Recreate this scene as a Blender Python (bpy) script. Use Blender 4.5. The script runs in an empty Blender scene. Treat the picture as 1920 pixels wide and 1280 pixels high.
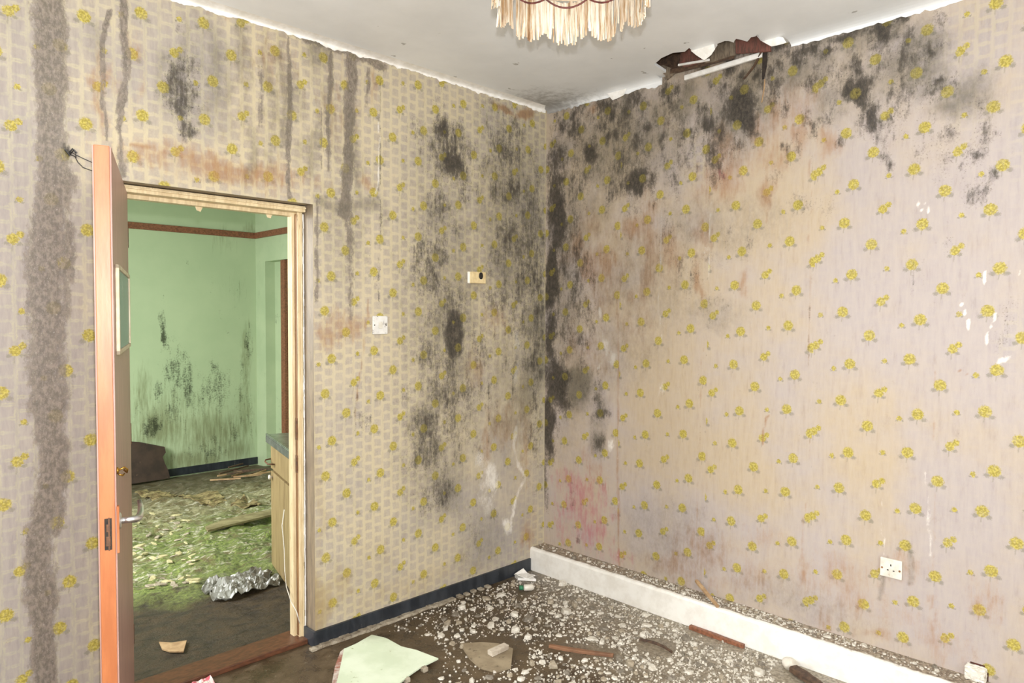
import bpy, bmesh, math, random
import numpy as np
from mathutils import Vector, Matrix, noise as mnoise

random.seed(11)
rng = np.random.default_rng(7)
scn = bpy.context.scene
C = scn.collection

# ------------------------------------------------------------------ camera
FPX, YAW, PITCH, ROLL = 1326.94, 0.7919, -0.0351, 0.0042
CAM = Vector((-3.1054, -2.8647, 1.4946))
fwd = Vector((math.cos(YAW)*math.cos(PITCH), math.sin(YAW)*math.cos(PITCH), math.sin(PITCH)))
rgt0 = Vector((math.sin(YAW), -math.cos(YAW), 0))
up0 = rgt0.cross(fwd)
rgt = math.cos(ROLL)*rgt0 + math.sin(ROLL)*up0
upv = -math.sin(ROLL)*rgt0 + math.cos(ROLL)*up0
cd = bpy.data.cameras.new('camera')
cd.sensor_width = 36.0
cd.lens = FPX/1920*36.0
cd.clip_start = 0.05
cam = bpy.data.objects.new('camera', cd)
C.objects.link(cam)
cam.matrix_world = Matrix(((rgt.x, upv.x, -fwd.x, CAM.x), (rgt.y, upv.y, -fwd.y, CAM.y),
                           (rgt.z, upv.z, -fwd.z, CAM.z), (0, 0, 0, 1)))
scn.camera = cam


def at(px, py, axis, val):
    """The point of the plane (axis = val) that the photograph shows at pixel (px, py)."""
    d = fwd + rgt*((px-960)/FPX) - upv*((py-640)/FPX)
    t = (val-CAM[axis])/d[axis]
    return CAM + d*t


# ------------------------------------------------------------------ world, lights, exposure
w = bpy.data.worlds.new('world')
scn.world = w
w.use_nodes = True
wb = w.node_tree.nodes['Background']
wb.inputs['Color'].default_value = (0.80, 0.90, 1.0, 1)
wb.inputs['Strength'].default_value = 1.0


def area(name, loc, target, sx, sy, power, col=(1, 1, 1), spread=180):
    l = bpy.data.lights.new(name, 'AREA')
    l.shape = 'RECTANGLE'
    l.size, l.size_y, l.energy, l.color = sx, sy, power, col
    l.spread = math.radians(spread)
    o = bpy.data.objects.new(name, l)
    C.objects.link(o)
    o.location = loc
    o.rotation_euler = (Vector(target)-Vector(loc)).to_track_quat('-Z', 'Y').to_euler()
    return o


# the camera's flash, just above the lens
fl = bpy.data.lights.new('camera_flash', 'POINT')
fl.energy = 310
fl.shadow_soft_size = 0.015
fl.color = (1.0, 0.985, 0.98)
flo = bpy.data.objects.new('camera_flash', fl)
C.objects.link(flo)
flo.location = CAM + upv*0.095 + fwd*0.02
# daylight through the room's two windows (behind the camera) and the kitchen's window
area('daylight_window_1', (-4.40, -2.75, 1.6), (-1.0, -2.2, 2.7), 1.5, 1.3, 75, (0.90, 0.97, 1.0))
area('daylight_window_2', (-2.2, -4.62, 1.55), (-1.6, -1.0, 2.7), 1.5, 1.3, 75, (0.90, 0.97, 1.0))
area('daylight_window_3', (-3.62, 1.9, 1.75), (-0.9, 1.9, 0.0), 1.5, 1.2, 190, (1.0, 1.0, 0.97), 150)
vs = scn.view_settings
scn.display_settings.display_device = 'sRGB'
vs.view_transform = 'Standard'
vs.look = 'None'
vs.gamma = 1.0
vs.use_curve_mapping = False
vs.exposure = -0.5


# ------------------------------------------------------------------ helpers
def lin(c):
    return tuple(((v/255)/12.92 if v/255 <= 0.04045 else ((v/255+0.055)/1.055)**2.4) for v in c)


def lin4(c):
    return lin(c)+(1.0,)


def tag(o, label, cat, group=None, kind=None):
    o['label'] = label
    o['category'] = cat
    if group:
        o['group'] = group
    if kind:
        o['kind'] = kind
    return o


def link(name, me, mats, parent=None):
    o = bpy.data.objects.new(name, me)
    C.objects.link(o)
    for m in (mats if isinstance(mats, (list, tuple)) else [mats]):
        me.materials.append(m)
    if parent:
        o.parent = parent
    return o


def empty(name, loc=(0, 0, 0), rz=0):
    o = bpy.data.objects.new(name, None)
    C.objects.link(o)
    o.empty_display_size = 0.05
    o.location = loc
    o.rotation_euler = (0, 0, rz)
    return o


class MB:
    """Collects shapes into one mesh."""
    def __init__(s):
        s.bm = bmesh.new()

    def box(s, lo, hi, bevel=0.0, mat=None, jitter=0.0, cuts=0):
        lo, hi = Vector(lo), Vector(hi)
        t = bmesh.new()
        bmesh.ops.create_cube(t, size=1)
        for v in t.verts:
            v.co = Vector(((lo[i]+hi[i])/2 + v.co[i]*(hi[i]-lo[i]) for i in range(3)))
        if cuts:
            bmesh.ops.subdivide_edges(t, edges=t.edges[:], cuts=cuts, use_grid_fill=True)
        if bevel:
            bmesh.ops.bevel(t, geom=t.edges[:], offset=bevel, segments=2, affect='EDGES', profile=0.6)
        if jitter:
            for v in t.verts:
                v.co += Vector((random.uniform(-1, 1), random.uniform(-1, 1), random.uniform(-1, 1)))*jitter
        s.merge(t, mat)
        return s

    def merge(s, t, mat=None):
        if mat:
            bmesh.ops.transform(t, matrix=mat, verts=t.verts)
        me = bpy.data.meshes.new('tmp')
        t.to_mesh(me)
        t.free()
        s.bm.from_mesh(me)
        bpy.data.meshes.remove(me)

    def tube(s, pts, r, n=8, cap=True):
        """Tube along points; r a number or one per point."""
        pts = [Vector(p) for p in pts]
        rs = r if isinstance(r, (list, tuple)) else [r]*len(pts)
        rings = []
        for i, p in enumerate(pts):
            d = (pts[min(i+1, len(pts)-1)]-pts[max(i-1, 0)]).normalized()
            a = d.cross(Vector((0.13, 0.31, 0.94)))
            if a.length < 0.05:
                a = d.cross(Vector((1, 0, 0)))
            a.normalize()
            b = d.cross(a)
            rings.append([s.bm.verts.new(p+rs[i]*(a*math.cos(k*2*math.pi/n)+b*math.sin(k*2*math.pi/n))) for k in range(n)])
        for i in range(len(rings)-1):
            for k in range(n):
                s.bm.faces.new((rings[i][k], rings[i][(k+1) % n], rings[i+1][(k+1) % n], rings[i+1][k]))
        if cap:
            s.bm.faces.new(rings[0][::-1])
            s.bm.faces.new(rings[-1])
        return s

    def lathe(s, prof, n=24, mat=None, caps=True):
        """Revolves (r, z) pairs about z."""
        t = bmesh.new()
        rings = [[t.verts.new((r*math.cos(k*2*math.pi/n), r*math.sin(k*2*math.pi/n), z)) for k in range(n)] for r, z in prof]
        for i in range(len(rings)-1):
            for k in range(n):
                t.faces.new((rings[i][k], rings[i][(k+1) % n], rings[i+1][(k+1) % n], rings[i+1][k]))
        if caps:
            t.faces.new(rings[0][::-1])
            t.faces.new(rings[-1])
        s.merge(t, mat)
        return s

    def sheet(s, outline, normal, thick, wob=0.0, center=None, freq=18, cuts=2):
        """A torn piece of sheet: 3D outline polygon given thickness along normal, wavy by wob."""
        t = bmesh.new()
        vs_ = [t.verts.new(Vector(p)) for p in outline]
        f = t.faces.new(vs_)
        nrm = Vector(normal).normalized()
        bmesh.ops.triangulate(t, faces=[f])
        if cuts:
            bmesh.ops.subdivide_edges(t, edges=t.edges[:], cuts=cuts, use_grid_fill=True)
        for v in t.verts:
            if wob:
                v.co += nrm*wob*mnoise.noise(v.co*freq)
        r = bmesh.ops.extrude_face_region(t, geom=t.faces[:])
        for v in [g for g in r['geom'] if isinstance(g, bmesh.types.BMVert)]:
            v.co += nrm*thick
        bmesh.ops.recalc_face_normals(t, faces=t.faces[:])
        s.merge(t)
        return s

    def build(s, name, mat, parent=None, smooth=False):
        me = bpy.data.meshes.new(name)
        bmesh.ops.recalc_face_normals(s.bm, faces=s.bm.faces[:])
        s.bm.to_mesh(me)
        s.bm.free()
        if smooth:
            me.polygons.foreach_set('use_smooth', [True]*len(me.polygons))
        return link(name, me, mat, parent)


# ------------------------------------------------------------------ node helper
class NT:
    def __init__(s, name):
        s.m = bpy.data.materials.new(name)
        s.m.use_nodes = True
        s.t = s.m.node_tree
        s.t.nodes.clear()
        s.out = s.t.nodes.new('ShaderNodeOutputMaterial')
        s.bsdf = s.t.nodes.new('ShaderNodeBsdfPrincipled')
        s.t.links.new(s.bsdf.outputs[0], s.out.inputs[0])

    def put(s, sock, v):
        if v is None:
            return
        if isinstance(v, bpy.types.NodeSocket):
            s.t.links.new(v, sock)
        else:
            if isinstance(v, tuple) and len(v) == 3 and sock.type == 'RGBA':
                v = v+(1.0,)
            sock.default_value = v

    def n(s, typ, **kw):
        nd = s.t.nodes.new(typ)
        for k, v in kw.items():
            setattr(nd, k, v)
        return nd

    def math(s, op, a, b=None, c=None, clamp=False):
        nd = s.n('ShaderNodeMath', operation=op, use_clamp=clamp)
        for i, v in enumerate((a, b, c)):
            s.put(nd.inputs[i], v)
        return nd.outputs[0]

    def add(s, a, b): return s.math('ADD', a, b)
    def sub(s, a, b): return s.math('SUBTRACT', a, b)
    def mul(s, a, b, clamp=False): return s.math('MULTIPLY', a, b, clamp=clamp)
    def mn(s, a, b): return s.math('MINIMUM', a, b)
    def mx(s, a, b): return s.math('MAXIMUM', a, b)

    def step(s, v, lo, hi, a=0.0, b=1.0):
        nd = s.n('ShaderNodeMapRange', interpolation_type='SMOOTHSTEP')
        nd.clamp = True
        s.put(nd.inputs[0], v)
        for i, x in enumerate((lo, hi, a, b)):
            s.put(nd.inputs[i+1], x)
        return nd.outputs[0]

    def mix(s, f, a, b, mode='MIX'):
        nd = s.n('ShaderNodeMix', data_type='RGBA', blend_type=mode)
        s.put(nd.inputs['Factor'], f)
        s.put(nd.inputs[6], a)
        s.put(nd.inputs[7], b)
        return nd.outputs[2]

    def noise(s, vec, scale, detail=4, rough=0.55, dist=0.0, out=0):
        nd = s.n('ShaderNodeTexNoise')
        s.put(nd.inputs['Vector'], vec)
        for k, v in (('Scale', scale), ('Detail', detail), ('Roughness', rough), ('Distortion', dist)):
            s.put(nd.inputs[k], v)
        return nd.outputs[out]

    def vscale(s, vec, v3):
        nd = s.n('ShaderNodeVectorMath', operation='MULTIPLY')
        s.put(nd.inputs[0], vec)
        nd.inputs[1].default_value = v3
        return nd.outputs[0]

    def vadd(s, vec, v3):
        nd = s.n('ShaderNodeVectorMath', operation='ADD')
        s.put(nd.inputs[0], vec)
        s.put(nd.inputs[1], v3)
        return nd.outputs[0]

    def attr(s, name):
        return s.n('ShaderNodeAttribute', attribute_name=name).outputs['Fac']

    def obj(s):
        return s.n('ShaderNodeTexCoord').outputs['Object']

    def xyz(s, vec):
        nd = s.n('ShaderNodeSeparateXYZ')
        s.put(nd.inputs[0], vec)
        return nd.outputs

    def bump(s, h, strength=0.3, dist=0.004):
        nd = s.n('ShaderNodeBump')
        s.put(nd.inputs['Height'], h)
        nd.inputs['Strength'].default_value = strength
        nd.inputs['Distance'].default_value = dist
        s.t.links.new(nd.outputs[0], s.bsdf.inputs['Normal'])

    def fin(s, col, rough=0.6, metal=0.0, spec=None):
        s.put(s.bsdf.inputs['Base Color'], col)
        s.put(s.bsdf.inputs['Roughness'], rough)
        s.put(s.bsdf.inputs['Metallic'], metal)
        if spec is not None:
            s.put(s.bsdf.inputs['Specular IOR Level'], spec)
        return s.m


def plain(name, c1, c2, scale=20, stretch=(1, 1, 1), rough=0.6, metal=0.0, lo=0.35, hi=0.65, bump=0.2, spec=None, c3=None, s3=60, t3=(0.62, 0.7), rough2=None):
    t = NT(name)
    v = t.vscale(t.obj(), stretch)
    nz = t.noise(v, scale, 6, 0.6)
    f = t.step(nz, lo, hi)
    col = t.mix(f, lin(c1), lin(c2))
    if c3:
        n3 = t.noise(v, s3, 5, 0.65)
        col = t.mix(t.step(n3, *t3), col, lin(c3))
    if bump:
        t.bump(t.noise(v, scale*3, 4, 0.6), bump, 0.003)
    r = rough if rough2 is None else t.step(nz, 0.3, 0.7, rough, rough2)
    return t.fin(col, r, metal, spec)


# ------------------------------------------------------------------ wallpaper material
PW, PH = 0.2620, 0.375      # repeat of the sprig print (half drop per column)


def sprig_masks(t, vec):
    """Yellow heads and grey-green leaves of the printed sprigs, from the paper's own coordinates in metres."""
    warp = t.n('ShaderNodeVectorMath', operation='SCALE')
    wn = t.noise(vec, 90, 3, 0.7, out=1)
    t.put(warp.inputs[0], t.vadd(wn, (-0.5, -0.5, -0.5)))
    warp.inputs['Scale'].default_value = 0.007
    pv = t.vadd(vec, warp.outputs[0])
    U, Z, _ = t.xyz(pv)
    flowers = [(0.0, 0.25, 0.019), (0.021, 0.266, 0.0125), (0.02, 0.008, 0.0105), (0.08, 0.154, 0.0105),
               (0.112, 0.02, 0.0235), (0.146, 0.177, 0.0235), (0.221, 0.298, 0.0235)]
    rag = t.mul(t.sub(t.noise(vec, 210, 2, 0.6), 0.5), 0.020)
    yel = leaf = None
    for cu, cz, r in flowers:
        a = t.sub(U, cu)
        k = t.math('ROUND', t.math('DIVIDE', a, PW))
        du = t.sub(a, t.mul(k, PW))
        b = t.sub(t.sub(Z, cz), t.mul(k, PH/2))
        dz = t.sub(b, t.mul(t.math('ROUND', t.math('DIVIDE', b, PH)), PH))
        d2 = t.math('SQRT', t.add(t.mul(du, du), t.mul(dz, dz)))
        y = t.step(t.add(d2, rag), r*0.78, r*1.10, 1.0, 0.0)
        yel = y if yel is None else t.mx(yel, y)
        if r == 0.0125:
            continue
        big = r > 0.015
        q = r/0.0235
        # two leaves and a stem under the head
        au = t.sub(t.math('ABSOLUTE', du), 0.022*q)
        az = t.mul(t.add(dz, 0.020*q), 1.35)
        l = t.step(t.add(t.math('SQRT', t.add(t.mul(au, au), t.mul(az, az))), rag), 0.006*q, 0.015*q, 1.0, 0.0)
        if big:
            st = t.mul(t.step(t.math('ABSOLUTE', t.sub(du, t.mul(dz, 0.08))), 0.001, 0.0036, 0.6, 0.0),
                       t.mul(t.step(dz, -0.046, -0.038), t.step(dz, -0.012, -0.006, 1.0, 0.0)))
            l = t.mx(l, st)
        leaf = l if leaf is None else t.mx(leaf, l)
    return yel, leaf


def wallpaper(name, cream, square, outline, tan, lav):
    t = NT(name)
    wall = t.n('ShaderNodeUVMap', uv_map='wall').outputs[0]
    paper = t.n('ShaderNodeUVMap', uv_map='paper').outputs[0]
    A = {k: t.attr(k) for k in ('mould', 'damp', 'brown', 'weave', 'pink', 'pale', 'bare', 'grime', 'tone')}
    stre = t.vscale(wall, (1.0, 0.16, 1.0))
    mid = t.vscale(wall, (1.0, 0.5, 1.0))
    n_big = t.noise(wall, 3.2, 5, 0.6)
    n_str = t.noise(stre, 55, 5, 0.65)
    n_mid = t.noise(mid, 16, 8, 0.72)
    n_fin = t.noise(mid, 75, 6, 0.75)
    n_low = t.noise(mid, 9, 9, 0.78)
    n_spk = t.noise(wall, 130, 3, 0.6)
    # ground of the paper, tan to lavender, as it has faded
    tn = t.add(A['tone'], t.mul(t.sub(n_big, 0.5), 1.5))
    base = t.mix(t.step(tn, 0.1, 0.9), lin(tan), lin(lav))
    # woven check
    U, Z, _ = t.xyz(paper)
    s = t.math('DIVIDE', U, PW/5)
    col_ = t.math('FLOOR', s)
    par = t.mul(t.math('FLOORED_MODULO', col_, 2.0), 0.5)
    z2 = t.add(t.math('DIVIDE', Z, PH/8), par)
    fs = t.math('ABSOLUTE', t.sub(t.math('FRACT', s), 0.5))
    fz = t.math('ABSOLUTE', t.sub(t.math('FRACT', z2), 0.5))
    n_wob = t.noise(wall, 34, 3, 0.6)
    jag = t.add(t.mul(t.sub(n_fin, 0.5), 0.22), t.mul(t.sub(n_wob, 0.5), 0.34))
    edge = t.mx(t.add(fs, jag), t.add(fz, jag))
    sq = t.step(edge, 0.27, 0.43, 1.0, 0.0)
    line = t.mul(t.step(edge, 0.33, 0.43), t.mul(t.step(edge, 0.47, 0.52, 1.0, 0.3), t.step(n_fin, 0.3, 0.55, 0.35, 1.0)))
    wv = t.mul(A['weave'], t.step(n_mid, 0.25, 0.6, 0.45, 1.0))
    base = t.mix(t.mul(sq, t.mul(wv, t.step(n_spk, 0.3, 0.6, 0.45, 0.8))), base, lin(square))
    base = t.mix(t.mul(line, t.mul(wv, t.step(n_wob, 0.3, 0.62, 0.2, 0.62))), base, t.mix(t.step(tn, 0.2, 1.0), lin(outline), lin((180, 173, 138))))
    # streaks run down the wall
    base = t.mix(t.step(n_str, 0.3, 0.72, 0.0, 0.24), base, lin(cream))
    base = t.mix(t.step(n_str, 0.22, 0.44, 0.16, 0.0), base, lin((112, 96, 80)))
    base = t.mix(t.step(n_mid, 0.58, 0.75, 0.0, 0.25), base, lin((150, 132, 112)))
    # sprigs
    yel, leaf = sprig_masks(t, paper)
    fade = t.step(n_fin, 0.25, 0.6, 0.5, 1.0)
    lf = t.mul(leaf, t.mul(fade, 0.72))
    base = t.mix(lf, base, lin((126, 122, 108)))
    ycol = t.mix(t.step(n_spk, 0.42, 0.62), lin((148, 134, 40)), lin((190, 175, 78)))
    base = t.mix(t.mul(yel, t.step(n_fin, 0.25, 0.55, 0.5, 0.92)), base, ycol)

    def lay(base, k, col, nz, width=0.18, gain=1.0, top=0.9, off=0.0):
        m = t.add(A[k], t.mul(t.sub(nz, 0.5), gain))
        f = t.mul(t.step(m, 0.5-width+off, 0.5+width+off, 0.0, top), t.step(A[k], 0.03, 0.15))
        return t.mix(f, base, col), f

    n_mix = t.add(t.mul(n_mid, 0.65), t.mul(n_fin, 0.35))
    n_mst = t.add(t.mul(n_str, 0.5), t.mul(n_mid, 0.5))
    n_mou = t.add(t.mul(n_mid, 0.45), t.add(t.mul(n_fin, 0.35), t.mul(n_str, 0.2)))

    def lay(base, k, col, nz, lo, hi, gain, top):
        m = t.add(A[k], t.mul(t.sub(nz, 0.5), gain))
        f = t.mul(t.step(m, lo, hi, 0.0, top), t.step(A[k], 0.03, 0.15))
        return t.mix(f, base, col), f

    base, _ = lay(base, 'grime', lin((150, 126, 74)), n_mst, 0.05, 0.8, 1.2, 0.7)
    base, _ = lay(base, 'brown', lin((150, 108, 70)), n_mst, 0.12, 0.72, 1.6, 0.75)
    base, _ = lay(base, 'pink', lin((170, 88, 104)), n_mst, 0.15, 0.9, 3.0, 0.62)
    base, f_pale = lay(base, 'pale', lin((232, 228, 220)), n_mix, 0.22, 0.60, 1.7, 0.75)
    conc = t.mix(t.step(n_fin, 0.4, 0.62), lin((98, 90, 81)), lin((138, 127, 116)))
    conc = t.mix(t.step(n_spk, 0.62, 0.70, 0.0, 0.35), conc, lin((196, 190, 183)))
    base, f_bare = lay(base, 'bare', conc, t.add(t.mul(n_low, 0.6), t.mul(n_fin, 0.4)), 0.30, 0.62, 2.8, 0.88)
    base, _ = lay(base, 'damp', lin((88, 83, 70)), n_mou, -0.08, 0.90, 1.7, 0.80)
    mcol = t.mix(t.step(n_fin, 0.4, 0.65), lin((34, 31, 28)), lin((78, 71, 62)))
    mcol = t.mix(t.step(n_spk, 0.55, 0.7, 0.0, 0.55), mcol, lin((104, 96, 84)))
    base, f_m = lay(base, 'mould', mcol, n_mou, 0.26, 0.74, 2.5, 0.92)
    base = t.mix(t.mul(yel, t.mul(t.mx(t.mul(A['damp'], 0.5), t.mul(A['mould'], 0.4)), t.step(n_fin, 0.3, 0.55))), base, ycol)
    # loose speckle around the dense mould
    sp = t.mul(t.step(n_spk, 0.58, 0.66), t.step(t.add(A['mould'], t.mul(t.sub(n_mid, 0.5), 1.2)), 0.05, 0.5))
    base = t.mix(t.mul(sp, 0.75), base, lin((52, 46, 40)))
    h = t.add(t.mul(n_fin, 0.5), t.mul(n_str, 0.35))
    h = t.sub(h, t.mul(f_bare, 0.6))
    t.bump(h, 0.35, 0.004)
    rg = t.sub(0.62, t.mul(f_bare, 0.22))
    return t.fin(base, rg, 0.0, 0.35)


# ------------------------------------------------------------------ wall meshes with stain maps
LAYERS = ('mould', 'damp', 'brown', 'weave', 'pink', 'pale', 'bare', 'grime', 'tone')


def wall_grid(name, us, zs, to3d, mat, keep, stains, base, paper=None, strips=None, names=LAYERS, axis=1, sign=1):
    """A wall as a fine grid in its own (u, z) metres carrying the stains that lie on it as point attributes."""
    nu, nz = len(us), len(zs)
    Ug, Zg = np.meshgrid(us, zs, indexing='ij')
    co = to3d(Ug.ravel(), Zg.ravel())
    idx = np.arange(nu*nz).reshape(nu, nz)
    a, b, c, d = idx[:-1, :-1].ravel(), idx[1:, :-1].ravel(), idx[1:, 1:].ravel(), idx[:-1, 1:].ravel()
    fu = (0.5*(Ug[:-1, :-1]+Ug[1:, 1:])).ravel()
    fz = (0.5*(Zg[:-1, :-1]+Zg[1:, 1:])).ravel()
    k = keep(fu, fz)
    F = np.stack([a, b, c, d], 1)[k]
    fu = fu[k]
    me = bpy.data.meshes.new(name)
    me.vertices.add(len(co))
    me.vertices.foreach_set('co', co.astype(np.float32).ravel())
    me.loops.add(F.size)
    me.loops.foreach_set('vertex_index', F.ravel().astype(np.int32))
    me.polygons.add(len(F))
    me.polygons.foreach_set('loop_start', np.arange(0, F.size, 4, dtype=np.int32))
    me.polygons.foreach_set('loop_total', np.full(len(F), 4, dtype=np.int32))
    uvw = np.stack([Ug.ravel()[F.ravel()], Zg.ravel()[F.ravel()]], 1)
    l = me.uv_layers.new(name='wall')
    l.data.foreach_set('uv', uvw.astype(np.float32).ravel())
    if strips:
        ph = np.zeros((len(F), 2))
        for lo, hi, pu, pz in strips:
            s_ = (fu >= lo) & (fu < hi)
            ph[s_] = (pu, pz)
        uvp = uvw-np.repeat(ph, 4, axis=0)
        l = me.uv_layers.new(name='paper')
        l.data.foreach_set('uv', uvp.astype(np.float32).ravel())
    maps = {n_: np.full(nu*nz, base.get(n_, 0.0)) for n_ in names}
    u0_, z0_ = Ug.ravel(), Zg.ravel()
    wu, wz = warp(u0_, z0_, 21), warp(u0_, z0_, 57)
    uu, zz = u0_+wu, z0_+wz
    for st in stains:
        lay = st[0]
        if lay not in maps:
            continue
        if st[1] == 'line':
            pts, wd, val = st[2], st[3], st[4]
            best = np.full(nu*nz, 9.0)
            uu, zz = u0_+0.35*wu, z0_+0.35*wz
            P = [flat(at(x, y, axis, st_val(axis, name)), axis, sign) for x, y in pts]
            R = [wd_m(x, y, wd, axis, name, sign) for x, y in pts]
            for i in range(len(P)-1):
                d0 = P[i+1]-P[i]
                q = np.clip(((uu-P[i][0])*d0[0]+(zz-P[i][1])*d0[1])/max(d0@d0, 1e-9), 0, 1)
                dd = np.hypot(uu-P[i][0]-q*d0[0], zz-P[i][1]-q*d0[1])/(R[i]*(1-q)+R[i+1]*q)
                best = np.minimum(best, dd)
            g = np.exp(-(best**2)**1.3)
        else:
            _, x, y, rx, ry, val = st
            uu, zz = u0_+wu, z0_+wz
            v0 = st_val(axis, name)
            c0 = flat(at(x, y, axis, v0), axis, sign)
            ru = abs(flat(at(x+rx, y, axis, v0), axis, sign)[0]-c0[0])
            rz = abs(flat(at(x, y+ry, axis, v0), axis, sign)[1]-c0[1])
            if lay == 'mould':
                ru, rz = ru*1.2, rz*1.2
            g = np.exp(-(((uu-c0[0])/ru)**2+((zz-c0[1])/rz)**2)**1.1)
        if val >= 0:
            maps[lay] = np.maximum(maps[lay], val*g) if lay != 'tone' else maps[lay]+(val-maps[lay])*g
        else:
            maps[lay] = maps[lay]*(1+val*g)
    for n_, arr in maps.items():
        at_ = me.attributes.new(n_, 'FLOAT', 'POINT')
        at_.data.foreach_set('value', arr.astype(np.float32))
    me.update(calc_edges=True)
    me.validate()
    return link(name, me, mat)


def value_noise(x, y, seed):
    tab = np.random.default_rng(seed).uniform(-1, 1, (64, 64))
    xi, yi = np.floor(x).astype(int), np.floor(y).astype(int)
    fx, fy = x-xi, y-yi
    fx, fy = fx*fx*(3-2*fx), fy*fy*(3-2*fy)
    g = lambda i, j: tab[(xi+i) % 64, (yi+j) % 64]
    return (g(0, 0)*(1-fx)+g(1, 0)*fx)*(1-fy)+(g(0, 1)*(1-fx)+g(1, 1)*fx)*fy


def warp(u, z, seed):
    a = sum(k*value_noise(u*f+3.7, z*f*0.7+1.3, seed+i) for i, (f, k) in enumerate(((7, .030), (17, .016), (38, .010), (70, .006))))
    return a


PLANE = {'wall_left': 0.0, 'wall_right': 0.0, 'wall_kitchen_back': 4.0}


def st_val(axis, name):
    return PLANE[name]


def flat(p, axis, sign):
    return np.array([p.x if axis == 1 else -p.y, p.z])


def wd_m(x, y, wd, axis, name, sign):
    v0 = PLANE[name]
    a, b = at(x, y, axis, v0), at(x+wd, y, axis, v0)
    return abs(flat(b, axis, sign)[0]-flat(a, axis, sign)[0])


CEIL = 2.705
OX0, OX1, OZ = -2.335, -1.520, 1.9875      # the doorway in the left wall
KERB_D, KERB_H = 0.120, 0.135

m_paper_l = wallpaper('patterned_wallpaper_woven', (208, 198, 176), (152, 143, 138), (196, 188, 152), (190, 176, 149), (151, 144, 141))
m_paper_r = wallpaper('patterned_wallpaper_faded', (198, 188, 176), (152, 146, 149), (178, 173, 152), (179, 161, 136), (171, 160, 157))

# ---- stains on the left wall: (layer, px, py, rx, ry, amount) or (layer, 'line', points, half width, amount)
SL = []
for a in [(345, 165, 30, 48, .62), (350, 200, 16, 40, .6), (365, 250, 18, 24, .62), (320, 58, 16, 22, .42), (355, 130, 30, 20, .4),
          (833, 240, 20, 38, .62), (850, 312, 30, 40, .75), (825, 345, 30, 40, .38), (845, 280, 16, 40, .6),
          (945, 292, 38, 55, .52), (960, 360, 40, 50, .48), (935, 245, 22, 40, .35), (915, 330, 26, 45, .3),
          (818, 470, 38, 30, .45), (800, 510, 30, 70, .48), (830, 560, 40, 50, .48), (805, 430, 28, 24, .35),
          (850, 612, 20, 50, .85), (856, 650, 20, 32, .82), (800, 660, 30, 50, .42), (830, 712, 42, 60, .5), (862, 742, 40, 50, .46),
          (812, 800, 40, 55, .52), (850, 790, 45, 40, .4), (800, 862, 36, 40, .5), (818, 920, 22, 38, .52), (800, 950, 20, 18, .45), (868, 830, 20, 40, .42),
          (925, 965, 14, 20, .45), (905, 735, 30, 40, .35), (770, 740, 25, 60, .3), (780, 480, 15, 60, .3),
          (960, 450, 40, 60, .5), (988, 500, 30, 90, .52), (995, 400, 26, 80, .48), (970, 620, 30, 60, .36), (1008, 600, 14, 240, .5),
          (950, 560, 50, 40, .4), (905, 650, 25, 60, .38), (1005, 790, 14, 120, .42), (910, 850, 18, 30, .3), (680, 790, 8, 22, .42), (692, 785, 8, 18, .4),
          (132, 288, 10, 8, .85), (885, 1010, 20, 60, .28)]:
    SL.append(('mould',)+a)
for a in [(840, 600, 85, 330, .48), (965, 420, 75, 230, .55), (840, 300, 60, 90, .4), (810, 860, 60, 120, .42), (960, 700, 70, 160, .36), (348, 190, 50, 80, .3),
          (640, 440, 45, 130, .3), (900, 1010, 50, 60, .3)]:
    SL.append(('damp',)+a)
for a in [(430, 318, 190, 34, .55), (640, 615, 55, 50, .45), (610, 640, 24, 40, .5), (690, 350, 22, 22, .55), (950, 206, 22, 10, .8), (985, 212, 16, 12, .9), (520, 120, 60, 60, .35),
          (420, 28, 30, 10, .5), (945, 790, 35, 60, .4), (890, 690, 24, 40, .42), (915, 830, 10, 90, .42), (640, 210, 60, 120, .3), (200, 160, 20, 90, .42), (250, 120, 20, 120, .3),
          (930, 600, 26, 40, .38), (985, 820, 20, 120, .35), (990, 1000, 22, 50, .4), (205, 220, 10, 60, .5), (700, 160, 14, 50, .4)]:
    SL.append(('brown',)+a)
for a in [(600, 1120, 24, 70, .72), (640, 1090, 30, 60, .45), (760, 1100, 180, 34, .32), (595, 900, 14, 200, .35), (480, 250, 120, 180, .22), (700, 1060, 60, 60, .25)]:
    SL.append(('grime',)+a)
for a in [(922, 890, 20, 46, .5), (914, 945, 22, 28, .42), (950, 985, 10, 16, .7), (905, 865, 14, 20, .4), (965, 640, 10, 34, .42), (975, 700, 8, 40, .42), (870, 560, 16, 30, .2)]:
    SL.append(('pale',)+a)
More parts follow.
